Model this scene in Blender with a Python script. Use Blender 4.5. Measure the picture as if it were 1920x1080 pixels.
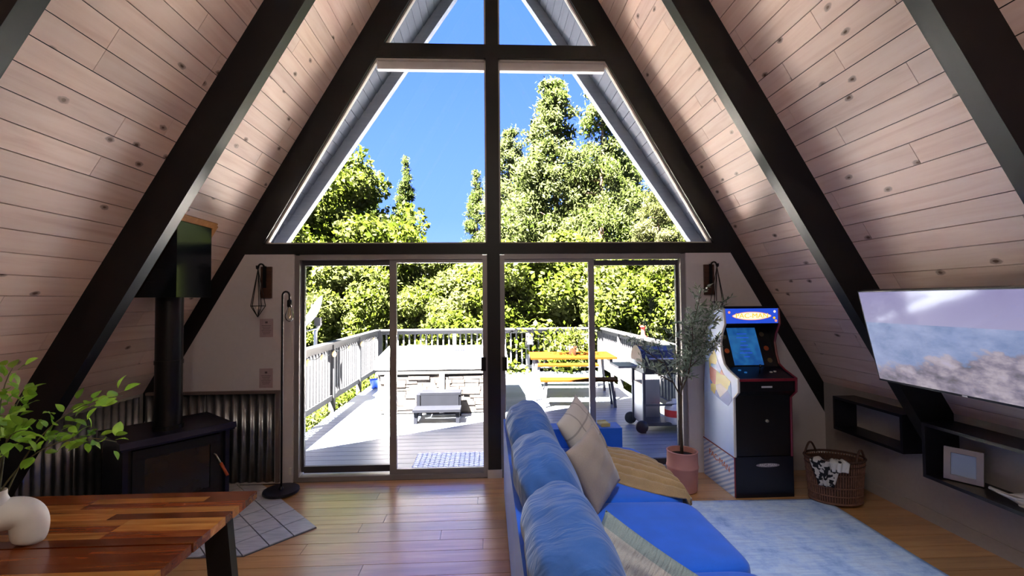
import bpy, bmesh, math, random
import numpy as np
from mathutils import Vector, Matrix, Euler
random.seed(7); RNG = np.random.default_rng(7)
for o in list(bpy.data.objects): bpy.data.objects.remove(o, do_unlink=True)
SC = bpy.context.scene
COL = SC.collection
PI = math.pi; T3 = math.sqrt(3.0)

# ------------------------------------------------------------------ camera, sky, sun, exposure
cam_d = bpy.data.cameras.new('camera'); CAM = bpy.data.objects.new('camera', cam_d); COL.objects.link(CAM)
YAW, PITCH, ROLL = -0.0431, 0.0300, -0.0084
_f = Vector((-math.sin(YAW)*math.cos(PITCH), math.cos(YAW)*math.cos(PITCH), math.sin(PITCH)))
_r0 = Vector((math.cos(YAW), math.sin(YAW), 0)); _u0 = _r0.cross(_f)
_r = _r0*math.cos(ROLL)+_u0*math.sin(ROLL); _u = -_r0*math.sin(ROLL)+_u0*math.cos(ROLL)
CAM.matrix_world = Matrix(((_r.x,_u.x,-_f.x,-0.0551),(_r.y,_u.y,-_f.y,0.0),(_r.z,_u.z,-_f.z,1.6571),(0,0,0,1)))
cam_d.sensor_fit = 'HORIZONTAL'; cam_d.sensor_width = 36.0; cam_d.lens = 850.0/1920.0*36.0
cam_d.shift_x = (960-951.17)/1920; cam_d.shift_y = (537.475-540)/1920
cam_d.clip_start = 0.05; cam_d.clip_end = 400
SC.camera = CAM

world = bpy.data.worlds.new('sky'); SC.world = world; world.use_nodes = True
wn = world.node_tree.nodes; wl = world.node_tree.links
bg = wn['Background']
tc = wn.new('ShaderNodeTexCoord'); sep = wn.new('ShaderNodeSeparateXYZ'); rp = wn.new('ShaderNodeValToRGB')
wl.new(tc.outputs['Generated'], sep.inputs[0]); wl.new(sep.outputs['Z'], rp.inputs[0])
cr = rp.color_ramp
cr.elements[0].position = 0.0; cr.elements[0].color = (0.16, 0.27, 0.56, 1)
cr.elements[1].position = 0.75; cr.elements[1].color = (0.045, 0.125, 0.66, 1)
e = cr.elements.new(0.18); e.color = (0.096, 0.195, 0.65, 1)
e = cr.elements.new(0.45); e.color = (0.064, 0.148, 0.66, 1)
wl.new(rp.outputs[0], bg.inputs[0]); bg.inputs[1].default_value = 0.455

SUN_DIR = Vector((0.40, 0.36, -1.0)).normalized()
sd = bpy.data.lights.new('sun', 'SUN'); sd.energy = 70.0; sd.angle = math.radians(0.53); sd.color = (1.0, 0.95, 0.86)
SUN = bpy.data.objects.new('sun', sd); COL.objects.link(SUN)
SUN.rotation_euler = SUN_DIR.to_track_quat('-Z', 'Y').to_euler(); SUN.location = (-8, -6, 20)

vs = SC.view_settings
vs.view_transform = 'Standard'; vs.look = 'None'; vs.gamma = 1.0; vs.use_curve_mapping = False
vs.exposure = 2.85
SC.cycles.max_bounces = 8; SC.cycles.diffuse_bounces = 5; SC.cycles.transparent_max_bounces = 16
SC.cycles.use_denoising = True
SC.cycles.sample_clamp_indirect = 6.0

# ------------------------------------------------------------------ helpers: colours and materials
def hexc(h):
    c = [int(h[i:i+2], 16)/255 for i in (0, 2, 4)]
    return tuple([(x/12.92 if x <= .04045 else ((x+.055)/1.055)**2.4) for x in c])+(1,)
class NT:
    def __init__(s, name):
        s.m = bpy.data.materials.new(name); s.m.use_nodes = True
        s.t = s.m.node_tree; s.b = s.t.nodes['Principled BSDF']; s.out = s.t.nodes['Material Output']
    def n(s, kind, **kw):
        x = s.t.nodes.new(kind)
        for k, v in kw.items():
            if k.startswith('_'): setattr(x, k[1:], v)
            else: x.inputs[k].default_value = v
        return x
    def l(s, a, b): s.t.links.new(a, b)
    def mapping(s, coord='Object', scale=(1,1,1), rnd=True, rot=(0,0,0)):
        tcn = s.n('ShaderNodeTexCoord'); mp = s.n('ShaderNodeMapping'); mp.inputs['Scale'].default_value = scale
        mp.inputs['Rotation'].default_value = rot
        s.l(tcn.outputs[coord], mp.inputs[0])
        if rnd:
            oi = s.n('ShaderNodeObjectInfo'); m = s.n('ShaderNodeVectorMath', _operation='SCALE')
            cb = s.n('ShaderNodeCombineXYZ'); k = s.n('ShaderNodeMath', _operation='MULTIPLY'); k.inputs[1].default_value = 37.7
            k2 = s.n('ShaderNodeMath', _operation='MULTIPLY'); k2.inputs[1].default_value = 91.3
            s.l(oi.outputs['Random'], k.inputs[0]); s.l(oi.outputs['Random'], k2.inputs[0])
            s.l(k.outputs[0], cb.inputs[0]); s.l(k2.outputs[0], cb.inputs[1])
            s.l(cb.outputs[0], mp.inputs['Location'])
        return mp.outputs[0]
    def ramp(s, fac, stops, interp='LINEAR'):
        r = s.n('ShaderNodeValToRGB'); r.color_ramp.interpolation = interp
        el = r.color_ramp.elements
        while len(el) > 1: el.remove(el[-1])
        el[0].position = stops[0][0]; el[0].color = stops[0][1]
        for p, c in stops[1:]:
            q = el.new(p); q.color = c
        if fac is not None: s.l(fac, r.inputs[0])
        return r.outputs[0]
    def mix(s, fac, a, b, mode='MIX'):
        m = s.n('ShaderNodeMix', _data_type='RGBA', _blend_type=mode)
        for v, i in ((fac, 0), (a, 6), (b, 7)):
            if hasattr(v, 'is_linked'): s.l(v, m.inputs[i])
            else: m.inputs[i].default_value = v
        return m.outputs[2]
    def bump(s, h, strength=.3, dist=.01):
        b = s.n('ShaderNodeBump', Strength=strength, Distance=dist); s.l(h, b.inputs['Height']); s.l(b.outputs[0], s.b.inputs['Normal'])
MAT = {}
def plain(name, col, rough=.5, metal=0., var=.06, scale=8., bump=0., spec=.5, coat=0., emit=None, es=0.):
    t = NT(name); c = hexc(col) if isinstance(col, str) else col
    v = t.mapping('Object', (scale,)*3)
    nz = t.n('ShaderNodeTexNoise', Scale=1.0, Detail=4.0); t.l(v, nz.inputs['Vector'])
    lo = tuple(x*(1-var) for x in c[:3])+(1,); hi = tuple(min(1, x*(1+var)) for x in c[:3])+(1,)
    t.l(t.ramp(nz.outputs[0], [(.3, lo), (.7, hi)]), t.b.inputs['Base Color'])
    t.b.inputs['Roughness'].default_value = rough; t.b.inputs['Metallic'].default_value = metal
    t.b.inputs['Specular IOR Level'].default_value = spec; t.b.inputs['Coat Weight'].default_value = coat
    if bump: t.bump(nz.outputs[0], bump, .004)
    if emit:
        t.b.inputs['Emission Color'].default_value = hexc(emit); t.b.inputs['Emission Strength'].default_value = es
    MAT[name] = t.m; return t.m
def wood(name, dark, mid, light, rough=.5, grain=26., lengthscale=1.3, tint=.16, knots=0., coat=0., spec=.4, bumps=.15, knotcol='4a3020'):
    """board: grain runs along local x; every board is tinted on its own"""
    t = NT(name)
    v = t.mapping('Object', (lengthscale, grain, grain))
    nz = t.n('ShaderNodeTexNoise', Scale=1.0, Detail=5.0, Roughness=.6, Distortion=.6); t.l(v, nz.inputs['Vector'])
    col = t.ramp(nz.outputs[0], [(.25, hexc(dark)), (.5, hexc(mid)), (.75, hexc(light))])
    v2 = t.mapping('Object', (.9, 4., 4.)); n2 = t.n('ShaderNodeTexNoise', Scale=1.0, Detail=2.0); t.l(v2, n2.inputs['Vector'])
    col = t.mix(t.ramp(n2.outputs[0], [(.35, (0,0,0,1)), (.7, (.55,.55,.55,1))]), col, hexc(mid))
    oi = t.n('ShaderNodeObjectInfo')
    br = t.ramp(oi.outputs['Random'], [(0, (1-tint, 1-tint, 1-tint*.9, 1)), (.5, (1, 1, 1, 1)), (1, (1+tint*.35, 1+tint*.2, 1, 1))])
    col = t.mix(1.0, col, br, 'MULTIPLY')
    if knots:
        v3 = t.mapping('Object', (4.2, 7.0, 7.0))
        vo = t.n('ShaderNodeTexVoronoi', Scale=1.0, _voronoi_dimensions='2D'); t.l(v3, vo.inputs['Vector'])
        nd = t.n('ShaderNodeTexNoise', Scale=6.0, Detail=2.0); t.l(v3, nd.inputs['Vector'])
        ad = t.n('ShaderNodeMath', _operation='MULTIPLY_ADD'); ad.inputs[1].default_value = .12; t.l(nd.outputs[0], ad.inputs[0]); t.l(vo.outputs['Distance'], ad.inputs[2])
        k = t.ramp(ad.outputs[0], [(.10, (1,1,1,1)), (.13, (.6,.6,.6,1)), (.16, (.55,.55,.55,1)), (.20, (0,0,0,1))])
        sx = t.n('ShaderNodeSeparateColor'); t.l(vo.outputs['Color'], sx.inputs[0])
        gate = t.n('ShaderNodeMath', _operation='LESS_THAN'); gate.inputs[1].default_value = knots; t.l(sx.outputs[0], gate.inputs[0])
        kk = t.n('ShaderNodeMath', _operation='MULTIPLY'); t.l(k, kk.inputs[0]); t.l(gate.outputs[0], kk.inputs[1])
        col = t.mix(kk.outputs[0], col, hexc(knotcol))
    t.l(col, t.b.inputs['Base Color'])
    t.b.inputs['Roughness'].default_value = rough; t.b.inputs['Coat Weight'].default_value = coat; t.b.inputs['Coat Roughness'].default_value = .26 if name == 'oak_floor' else .12; t.b.inputs['Coat IOR'].default_value = 1.75 if name == 'oak_floor' else 1.5
    t.b.inputs['Specular IOR Level'].default_value = spec
    t.bump(nz.outputs[0], bumps, .003)
    MAT[name] = t.m; return t.m
def fabric(name, col, rough=.85, weave=420., wrinkle=0., var=.12, sheen=.3, col2=None):
    t = NT(name); c = hexc(col)
    v = t.mapping('Object', (1,1,1))
    n1 = t.n('ShaderNodeTexNoise', Scale=9.0, Detail=3.0); t.l(v, n1.inputs['Vector'])
    n2 = t.n('ShaderNodeTexNoise', Scale=weave, Detail=2.0); t.l(v, n2.inputs['Vector'])
    lo = tuple(x*(1-var) for x in c[:3])+(1,); hi = tuple(x*(1+var) for x in c[:3])+(1,)
    a = t.ramp(n1.outputs[0], [(.3, lo), (.7, hi)])
    a = t.mix(t.ramp(n2.outputs[0], [(.35, (0,0,0,1)), (.65, (.35,.35,.35,1))]), a, hexc(col2) if col2 else tuple(x*.6 for x in c[:3])+(1,))
    t.l(a, t.b.inputs['Base Color']); t.b.inputs['Roughness'].default_value = rough
    t.b.inputs['Sheen Weight'].default_value = sheen; t.b.inputs['Specular IOR Level'].default_value = .2
    if wrinkle:
        v4 = t.mapping('Object', (3., 9., 3.))
        n4 = t.n('ShaderNodeTexNoise', Scale=1.0, Detail=3.0, Distortion=1.2); t.l(v4, n4.inputs['Vector'])
        t.bump(n4.outputs[0], wrinkle, .03)
    else: t.bump(n2.outputs[0], .15, .002)
    MAT[name] = t.m; return t.m
def leafmat(name, c1, c2, c3, scale=1.2, trans=.45, rough=.5, k=1.):
    sc_ = lambda h: tuple(v*k for v in hexc(h)[:3])+(1,)
    t = NT(name)
    g = t.n('ShaderNodeNewGeometry'); nz = t.n('ShaderNodeTexNoise', Scale=scale, Detail=3.0); t.l(g.outputs['Position'], nz.inputs['Vector'])
    oi = t.n('ShaderNodeObjectInfo')
    rr = t.n('ShaderNodeMath', _operation='MULTIPLY_ADD'); rr.inputs[1].default_value = .5; t.l(g.outputs['Random Per Island'], rr.inputs[0]); t.l(nz.outputs[0], rr.inputs[2])
    r2 = t.n('ShaderNodeMath', _operation='MULTIPLY_ADD'); r2.inputs[1].default_value = .3; t.l(oi.outputs['Random'], r2.inputs[0]); t.l(rr.outputs[0], r2.inputs[2])
    col = t.ramp(r2.outputs[0], [(.45, sc_(c1)), (.85, sc_(c2)), (1.2, sc_(c3))])
    t.l(col, t.b.inputs['Base Color']); t.b.inputs['Roughness'].default_value = rough; t.b.inputs['Specular IOR Level'].default_value = .04 if k < 1 else .3
    tr = t.n('ShaderNodeBsdfTranslucent'); t.l(col, tr.inputs[0])
    mx = t.n('ShaderNodeMixShader', Fac=trans); t.l(t.b.outputs[0], mx.inputs[1]); t.l(tr.outputs[0], mx.inputs[2]); t.l(mx.outputs[0], t.out.inputs[0])
    MAT[name] = t.m; return t.m
def glassmat(name, refl=.06, tint=(1,1,1,1)):
    t = NT(name); tp = t.n('ShaderNodeBsdfTransparent'); tp.inputs[0].default_value = tint
    gl = t.n('ShaderNodeBsdfGlossy'); gl.inputs['Roughness'].default_value = .02
    fr = t.n('ShaderNodeFresnel', IOR=1.25); mx = t.n('ShaderNodeMixShader')
    t.l(fr.outputs[0], mx.inputs[0]); t.l(tp.outputs[0], mx.inputs[1]); t.l(gl.outputs[0], mx.inputs[2]); t.l(mx.outputs[0], t.out.inputs[0])
    MAT[name] = t.m; return t.m

wood('pine_ceiling', 'd6b6a8', 'e8cfc2', 'f0ddd2', rough=.5, grain=18, tint=.10, knots=.16, bumps=.12, knotcol='5a4030')
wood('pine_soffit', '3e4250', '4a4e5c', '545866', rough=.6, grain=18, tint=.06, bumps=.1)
wood('oak_floor', '9a6c40', 'bd8a55', 'd0a26c', rough=.28, grain=22, lengthscale=1.6, tint=.2, coat=1.0, spec=.5, bumps=.12)
wood('deck_wood', '4e555d', '606770', '727982', rough=.42, grain=30, lengthscale=1.0, tint=.12, bumps=.2, spec=.5)
wood('acacia', '481a0c', '823c18', 'ac682e', rough=.22, grain=30, lengthscale=2.2, tint=.55, coat=.5, bumps=.05, knotcol='2a0e08')
wood('acacia_light', '84481c', 'b87434', 'd49a50', rough=.22, grain=30, lengthscale=2.2, tint=.3, coat=.5, bumps=.05)
wood('teak', '2a1502', '321a02', '3a2003', rough=.8, grain=24, tint=.1, spec=.03)
wood('dark_wood', '2e1a12', '43281c', '5a3828', rough=.6, grain=40, tint=.1)
wood('orange_trim', 'a8713c', 'c48a50', 'd6a068', rough=.55, grain=24, tint=.05)
wood('bark', '4a3628', '6b5140', '84695a', rough=.9, grain=9, lengthscale=5, tint=.1, bumps=.6)
wood('barge_paint', '767c8a', '848a98', '9096a4', rough=.6, grain=24, tint=.06)
wood('rail_paint', '232225', '2b2a2d', '333236', rough=.6, grain=24, tint=.06)
plain('black_paint', '08080c', .46, var=.1, scale=5, spec=.4)
plain('black_metal', '17171a', .45, .6, var=.1)
plain('stove_black', '141416', .5, .3, var=.15, scale=12)
plain('stove_blue', '23233a', .35, .5, var=.1)
plain('pipe_black', '1e1d1f', .38, .5, var=.1)
plain('glossy_box', '20262a', .16, .55, var=.05)
plain('drywall', 'cac5c8', .85, var=.02, scale=30, bump=.06, spec=.2)
plain('drywall_knee', 'a09b98', .85, var=.03, scale=40, bump=.08, spec=.2)
plain('white_trim', 'b8b2ac', .6, var=.03)
plain('alu_frame', '8d888a', .42, .35, var=.04)
plain('alu_dark', '4c4a50', .45, .4, var=.05)
plain('galvanised', '8c8f94', .30, .9, var=.12, scale=14)
plain('slate_grout', '50505a', .8)
plain('slab', '6b5a4c', .9)
plain('ceramic', 'd8d0c4', .65, var=.05, scale=14, bump=.15)
plain('terracotta', 'c08478', .7, var=.06, scale=10, bump=.1)
plain('soil', '2a211c', .95, var=.3, scale=40, bump=.5)
plain('stem_brown', '4c3c2e', .8, var=.2, scale=30)
plain('stem_green', '5c5a3c', .7, var=.2, scale=30)
plain('tv_black', '0c0c10', .35)
plain('shelf_black', '16151c', .38, var=.1)
plain('paper', 'a89498', .8, var=.04, scale=60)
plain('ink', '55494f', .8)
plain('tub_cover', 'ded8d4', .6, var=.05, scale=5)
plain('tub_grey', '2c2927', .7)
plain('step_grey', '0d0e13', .8, var=.08, spec=.05)
plain('dish_white', '5c5e64', .45)
plain('steel', 'a9a6a8', .35, .8, var=.06)
plain('grill_black', '1c1c20', .4, .2)
plain('tank_white', 'd6d6d8', .4)
plain('red_plastic', 'c8322a', .4)
plain('cream_pot', 'd8d4cc', .6)
plain('arcade_black', '0b0b10', .3, var=.1, spec=.5)
plain('arcade_red', '7c1c2c', .35)
plain('arcade_navy', '0d0e1c', .35)
plain('white_gloss', 'd9d6d2', .35)
plain('silver', 'b9b4a8', .3, .7)
plain('gold_dark', '6a604c', .4, .6, var=.1)
plain('wicker', '7a5442', .75, var=.25, scale=50, bump=.2)
plain('wicker_dark', '4c3228', .8, var=.25, scale=50)
plain('grass', '7f9a35', .9, var=.35, scale=3)
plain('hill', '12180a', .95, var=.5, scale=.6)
plain('yellow_wood', 'a89660', .5, var=.1)
plain('mat_white', 'f0f0ee', .5, var=.05)
plain('mat_grey', 'a0a4aa', .5, var=.05)
plain('brass_dark', '3b342c', .4, .8)
plain('brass', '9c7a48', .35, .9)
plain('copper_red', 'b4552e', .4, .3)
plain('candle', 'ddd4c8', .5)
plain('bucket_blue', '1c3f9c', .5)
plain('coping', '6a5c58', .6)
plain('bulb_warm', 'ffd9a0', .4, emit='ffb050', es=.3)
plain('fill_glow', 'fff0d8', .4, emit='fff0d8', es=3.)  # glow of the added fill globes
plain('logo_white', 'd8d2d0', .5); plain('logo_grey', '9a8e96', .5)
fabric('sofa_blue', '1c62d2', wrinkle=0., var=.1)
fabric('sofa_crinkle', '38609e', wrinkle=.75, var=.1)
fabric('cushion_cream', 'b9aa9c', var=.06, weave=260)
fabric('cushion_tan', 'a08c7c', var=.05, weave=300)
fabric('throw_tan', 'a5855c', var=.12, weave=160, sheen=.5)
fabric('animal_print', 'c9c2bc')
leafmat('leaf_broad', '86a22a', 'b2ca48', 'dcea8c', .9, k=.085, trans=.6)
leafmat('leaf_conifer', '7c9c40', 'a8c25c', 'd0e090', .8, k=.085, trans=.6)
leafmat('leaf_pine', '94a44c', 'bcc86c', 'dee09c', .9, k=.085, trans=.6)
leafmat('leaf_house', '5f8c28', '86b038', 'a4c850', 9., .4)
leafmat('leaf_olive', '4c5c48', '7c8c78', 'a8b4a4', 14., .25)
glassmat('window_glass'); glassmat('bulb_glass')

# special materials -------------------------------------------------
def mat_rug():
    t = NT('rug'); v = t.mapping('Object', (1,1,1), rnd=False)
    n1 = t.n('ShaderNodeTexNoise', Scale=5.0, Detail=9.0, Roughness=.72); t.l(v, n1.inputs['Vector'])
    mp = t.mapping('Object', (4., 46., 1.), rnd=False); n2 = t.n('ShaderNodeTexNoise', Scale=1.0, Detail=5.0, Roughness=.7); t.l(mp, n2.inputs['Vector'])
    c = t.ramp(n1.outputs[0], [(.32, hexc('8ca8dc')), (.45, hexc('b8d0f4')), (.55, hexc('d0e2fa')), (.68, hexc('bccce8'))])  # blue tint of the skylight is painted into the rug colours
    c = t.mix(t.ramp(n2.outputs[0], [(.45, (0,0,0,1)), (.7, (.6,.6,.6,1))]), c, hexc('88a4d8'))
    t.l(c, t.b.inputs['Base Color']); t.b.inputs['Roughness'].default_value = .95; t.b.inputs['Specular IOR Level'].default_value = .1
    t.bump(n2.outputs[0], .3, .004); MAT['rug'] = t.m
mat_rug()
def mat_tv():
    t = NT('tv_picture'); v = t.mapping('UV', (1,1,1), rnd=False)
    s = t.n('ShaderNodeSeparateXYZ'); t.l(v, s.inputs[0])
    nz = t.n('ShaderNodeTexNoise', Scale=5.0, Detail=8.0, Roughness=.65); t.l(v, nz.inputs['Vector'])
    sky = t.ramp(s.outputs[1], [(.62, hexc('9c98b8')), (1.0, hexc('8c86ae'))])
    sea = t.ramp(nz.outputs[0], [(.35, hexc('7484aa')), (.6, hexc('949fc2')), (.75, hexc('a8a8ca'))])
    rock = t.ramp(nz.outputs[0], [(.36, hexc('5c5a60')), (.47, hexc('847c8c')), (.57, hexc('a89ea8')), (.7, hexc('b0a8c0'))])
    isea = t.n('ShaderNodeMath', _operation='LESS_THAN'); isea.inputs[1].default_value = .655; t.l(s.outputs[1], isea.inputs[0])
    c = t.mix(isea.outputs[0], sky, sea)
    # headland rising to the right: v < .25 + .45*u + noise
    h = t.n('ShaderNodeMath', _operation='MULTIPLY_ADD'); h.inputs[1].default_value = .44; h.inputs[2].default_value = -.20; t.l(s.outputs[0], h.inputs[0])
    h2 = t.n('ShaderNodeMath', _operation='MULTIPLY_ADD'); h2.inputs[1].default_value = .7; t.l(nz.outputs[0], h2.inputs[0]); t.l(h.outputs[0], h2.inputs[2])
    d = t.n('ShaderNodeMath', _operation='SUBTRACT'); t.l(h2.outputs[0], d.inputs[0]); t.l(s.outputs[1], d.inputs[1])
    f = t.ramp(d.outputs[0], [(.0, (0,0,0,1)), (.05, (1,1,1,1))])
    c = t.mix(f, c, rock)
    t.l(c, t.b.inputs['Base Color']); t.b.inputs['Base Color'].default_value = (0,0,0,1)
    bc = t.n('ShaderNodeRGB'); bc.outputs[0].default_value = (.01,.01,.012,1); t.l(bc.outputs[0], t.b.inputs['Base Color'])
    t.l(c, t.b.inputs['Emission Color']); t.b.inputs['Emission Strength'].default_value = .15
    t.b.inputs['Roughness'].default_value = .08; MAT['tv_picture'] = t.m
mat_tv()
def mat_side():
    """generic colour-patch artwork on the pale side of the game cabinet"""
    t = NT('cabinet_side'); t.l(t.ramp(t.n('ShaderNodeTexNoise', Scale=2.).outputs[0], [(0, hexc('a6c0f0')), (1, hexc('b2caf4'))]), t.b.inputs['Base Color'])
    t.b.inputs['Roughness'].default_value = .35; MAT['cabinet_side'] = t.m
    t = NT('cabinet_art'); v = t.mapping('Object', (1,1,1), rnd=False)
    vo = t.n('ShaderNodeTexVoronoi', Scale=9.0); t.l(v, vo.inputs['Vector'])
    sx = t.n('ShaderNodeSeparateColor'); t.l(vo.outputs['Color'], sx.inputs[0])
    c = t.ramp(sx.outputs[0], [(0, hexc('5a8fd0')), (.25, hexc('d8c46a')), (.45, hexc('d89a9a')), (.6, hexc('3f62b8')), (.75, hexc('e6dcd8')), (.9, hexc('c86a5a'))], 'CONSTANT')
    t.l(c, t.b.inputs['Base Color']); t.b.inputs['Roughness'].default_value = .35; MAT['cabinet_art'] = t.m
    t = NT('riser_side'); v = t.mapping('Object', (1,1,1), rnd=False, rot=(.5,0,0))
    w = t.n('ShaderNodeTexWave', Scale=9.0, _bands_direction='Z'); t.l(v, w.inputs['Vector'])
    c = t.ramp(w.outputs[0], [(.45, hexc('c9d2e4')), (.6, hexc('8ea4d0'))]); t.l(c, t.b.inputs['Base Color']); t.b.inputs['Roughness'].default_value = .35; MAT['riser_side'] = t.m
    t = NT('game_screen'); v = t.mapping('Object', (1,1,1), rnd=False)
    w = t.n('ShaderNodeTexNoise', Scale=14.0, Detail=1.); t.l(v, w.inputs['Vector'])
    c = t.ramp(w.outputs[0], [(.4, hexc('1f5ca8')), (.7, hexc('2f7cc0'))])
    t.b.inputs['Base Color'].default_value = (.01,.01,.02,1); t.l(c, t.b.inputs['Emission Color']); t.b.inputs['Emission Strength'].default_value = .088
    t.b.inputs['Roughness'].default_value = .1; MAT['game_screen'] = t.m
mat_side()
plain('marquee_blue', '2444b0', .3, emit='2448c0', es=.16)
plain('marquee_white', 'f0e4d4', .3, emit='ffe8d0', es=.15)
plain('marquee_pink', 'e88a70', .3, emit='f09070', es=.16)
plain('marquee_yellow', 'f0c020', .3, emit='f0b010', es=.165)
def mat_plaid():
    t = NT('plaid'); v = t.mapping('UV', (1,1,1), rnd=False); s = t.n('ShaderNodeSeparateXYZ'); t.l(v, s.inputs[0])
    n2 = t.n('ShaderNodeTexNoise', Scale=160.); t.l(v, n2.inputs['Vector'])
    c = t.ramp(n2.outputs[0], [(.3, hexc('b4a698')), (.7, hexc('c9bcae'))])
    for ax, pos in ((0, .36), (0, .72), (1, .36), (1, .70)):
        r = t.ramp(s.outputs[ax], [(pos-.018, (0,0,0,1)), (pos-.01, (.8,.8,.8,1)), (pos+.01, (.8,.8,.8,1)), (pos+.018, (0,0,0,1))])
        c = t.mix(r, c, hexc('8c8078'))
    t.l(c, t.b.inputs['Base Color']); t.b.inputs['Roughness'].default_value = .9; MAT['plaid'] = t.m
    t = NT('striped_linen'); v = t.mapping('UV', (1,1,1), rnd=False); s = t.n('ShaderNodeSeparateXYZ'); t.l(v, s.inputs[0])
    n2 = t.n('ShaderNodeTexNoise', Scale=130., Detail=3.); t.l(v, n2.inputs['Vector'])
    c = t.ramp(n2.outputs[0], [(.3, hexc('a89c90')), (.7, hexc('c6bcae'))])
    g = t.ramp(n2.outputs[0], [(.3, hexc('7c857e')), (.7, hexc('9ca29a'))])
    r = t.ramp(s.outputs[1], [(.0, (1,1,1,1)), (.2, (1,1,1,1)), (.21, (0,0,0,1)), (.76, (0,0,0,1)), (.77, (1,1,1,1))])
    c = t.mix(r, c, g)
    mp = t.mapping('UV', (40, 4, 1), rnd=False); n3 = t.n('ShaderNodeTexNoise', Scale=1., Detail=3.); t.l(mp, n3.inputs['Vector'])
    t.l(c, t.b.inputs['Base Color']); t.b.inputs['Roughness'].default_value = .9; t.bump(n3.outputs[0], .6, .02); MAT['striped_linen'] = t.m
    t = NT('cow_print'); v = t.mapping('Object', (1,1,1), rnd=False); n = t.n('ShaderNodeTexNoise', Scale=26., Detail=1.); t.l(v, n.inputs['Vector'])
    t.l(t.ramp(n.outputs[0], [(.49, hexc('c4beb8')), (.52, hexc('16151a'))]), t.b.inputs['Base Color']); t.b.inputs['Roughness'].default_value = .9; MAT['cow_print'] = t.m
    t = NT('tile_slate'); v = t.mapping('Object', (6, 30, 6)); n = t.n('ShaderNodeTexNoise', Scale=1., Detail=5.); t.l(v, n.inputs['Vector'])
    t.l(t.ramp(n.outputs[0], [(.3, hexc('9a9aa0')), (.55, hexc('b9b8bc')), (.75, hexc('a49c9c'))]), t.b.inputs['Base Color']); t.b.inputs['Roughness'].default_value = .35; t.bump(n.outputs[0], .2, .004); MAT['tile_slate'] = t.m
    t = NT('stone'); v = t.mapping('Object', (7, 7, 12)); n = t.n('ShaderNodeTexNoise', Scale=1., Detail=6.); t.l(v, n.inputs['Vector'])
    oi = t.n('ShaderNodeObjectInfo')
    c = t.ramp(n.outputs[0], [(.3, hexc('1e1916')), (.6, hexc('302824')), (.8, hexc('443a34'))]); t.l(c, t.b.inputs['Base Color']); t.b.inputs['Roughness'].default_value = .9; t.bump(n.outputs[0], .5, .02); MAT['stone'] = t.m
    t = NT('photo'); v = t.mapping('UV', (1,1,1), rnd=False); n = t.n('ShaderNodeTexNoise', Scale=3.5, Detail=4.); t.l(v, n.inputs['Vector'])
    c = t.ramp(n.outputs[0], [(.35, hexc('7f9cc4')), (.55, hexc('b4c4dc')), (.7, hexc('e4ecf0'))]); t.l(c, t.b.inputs['Base Color']); t.b.inputs['Roughness'].default_value = .12; MAT['photo'] = t.m
    t = NT('stove_glass'); n = t.n('ShaderNodeTexNoise', Scale=6., Detail=3.); t.l(t.mapping('Object', (1,1,1)), n.inputs['Vector'])
    t.l(t.ramp(n.outputs[0], [(.3, hexc('161310')), (.7, hexc('2c251e'))]), t.b.inputs['Base Color']); t.b.inputs['Roughness'].default_value = .15; MAT['stove_glass'] = t.m
mat_plaid()

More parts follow.
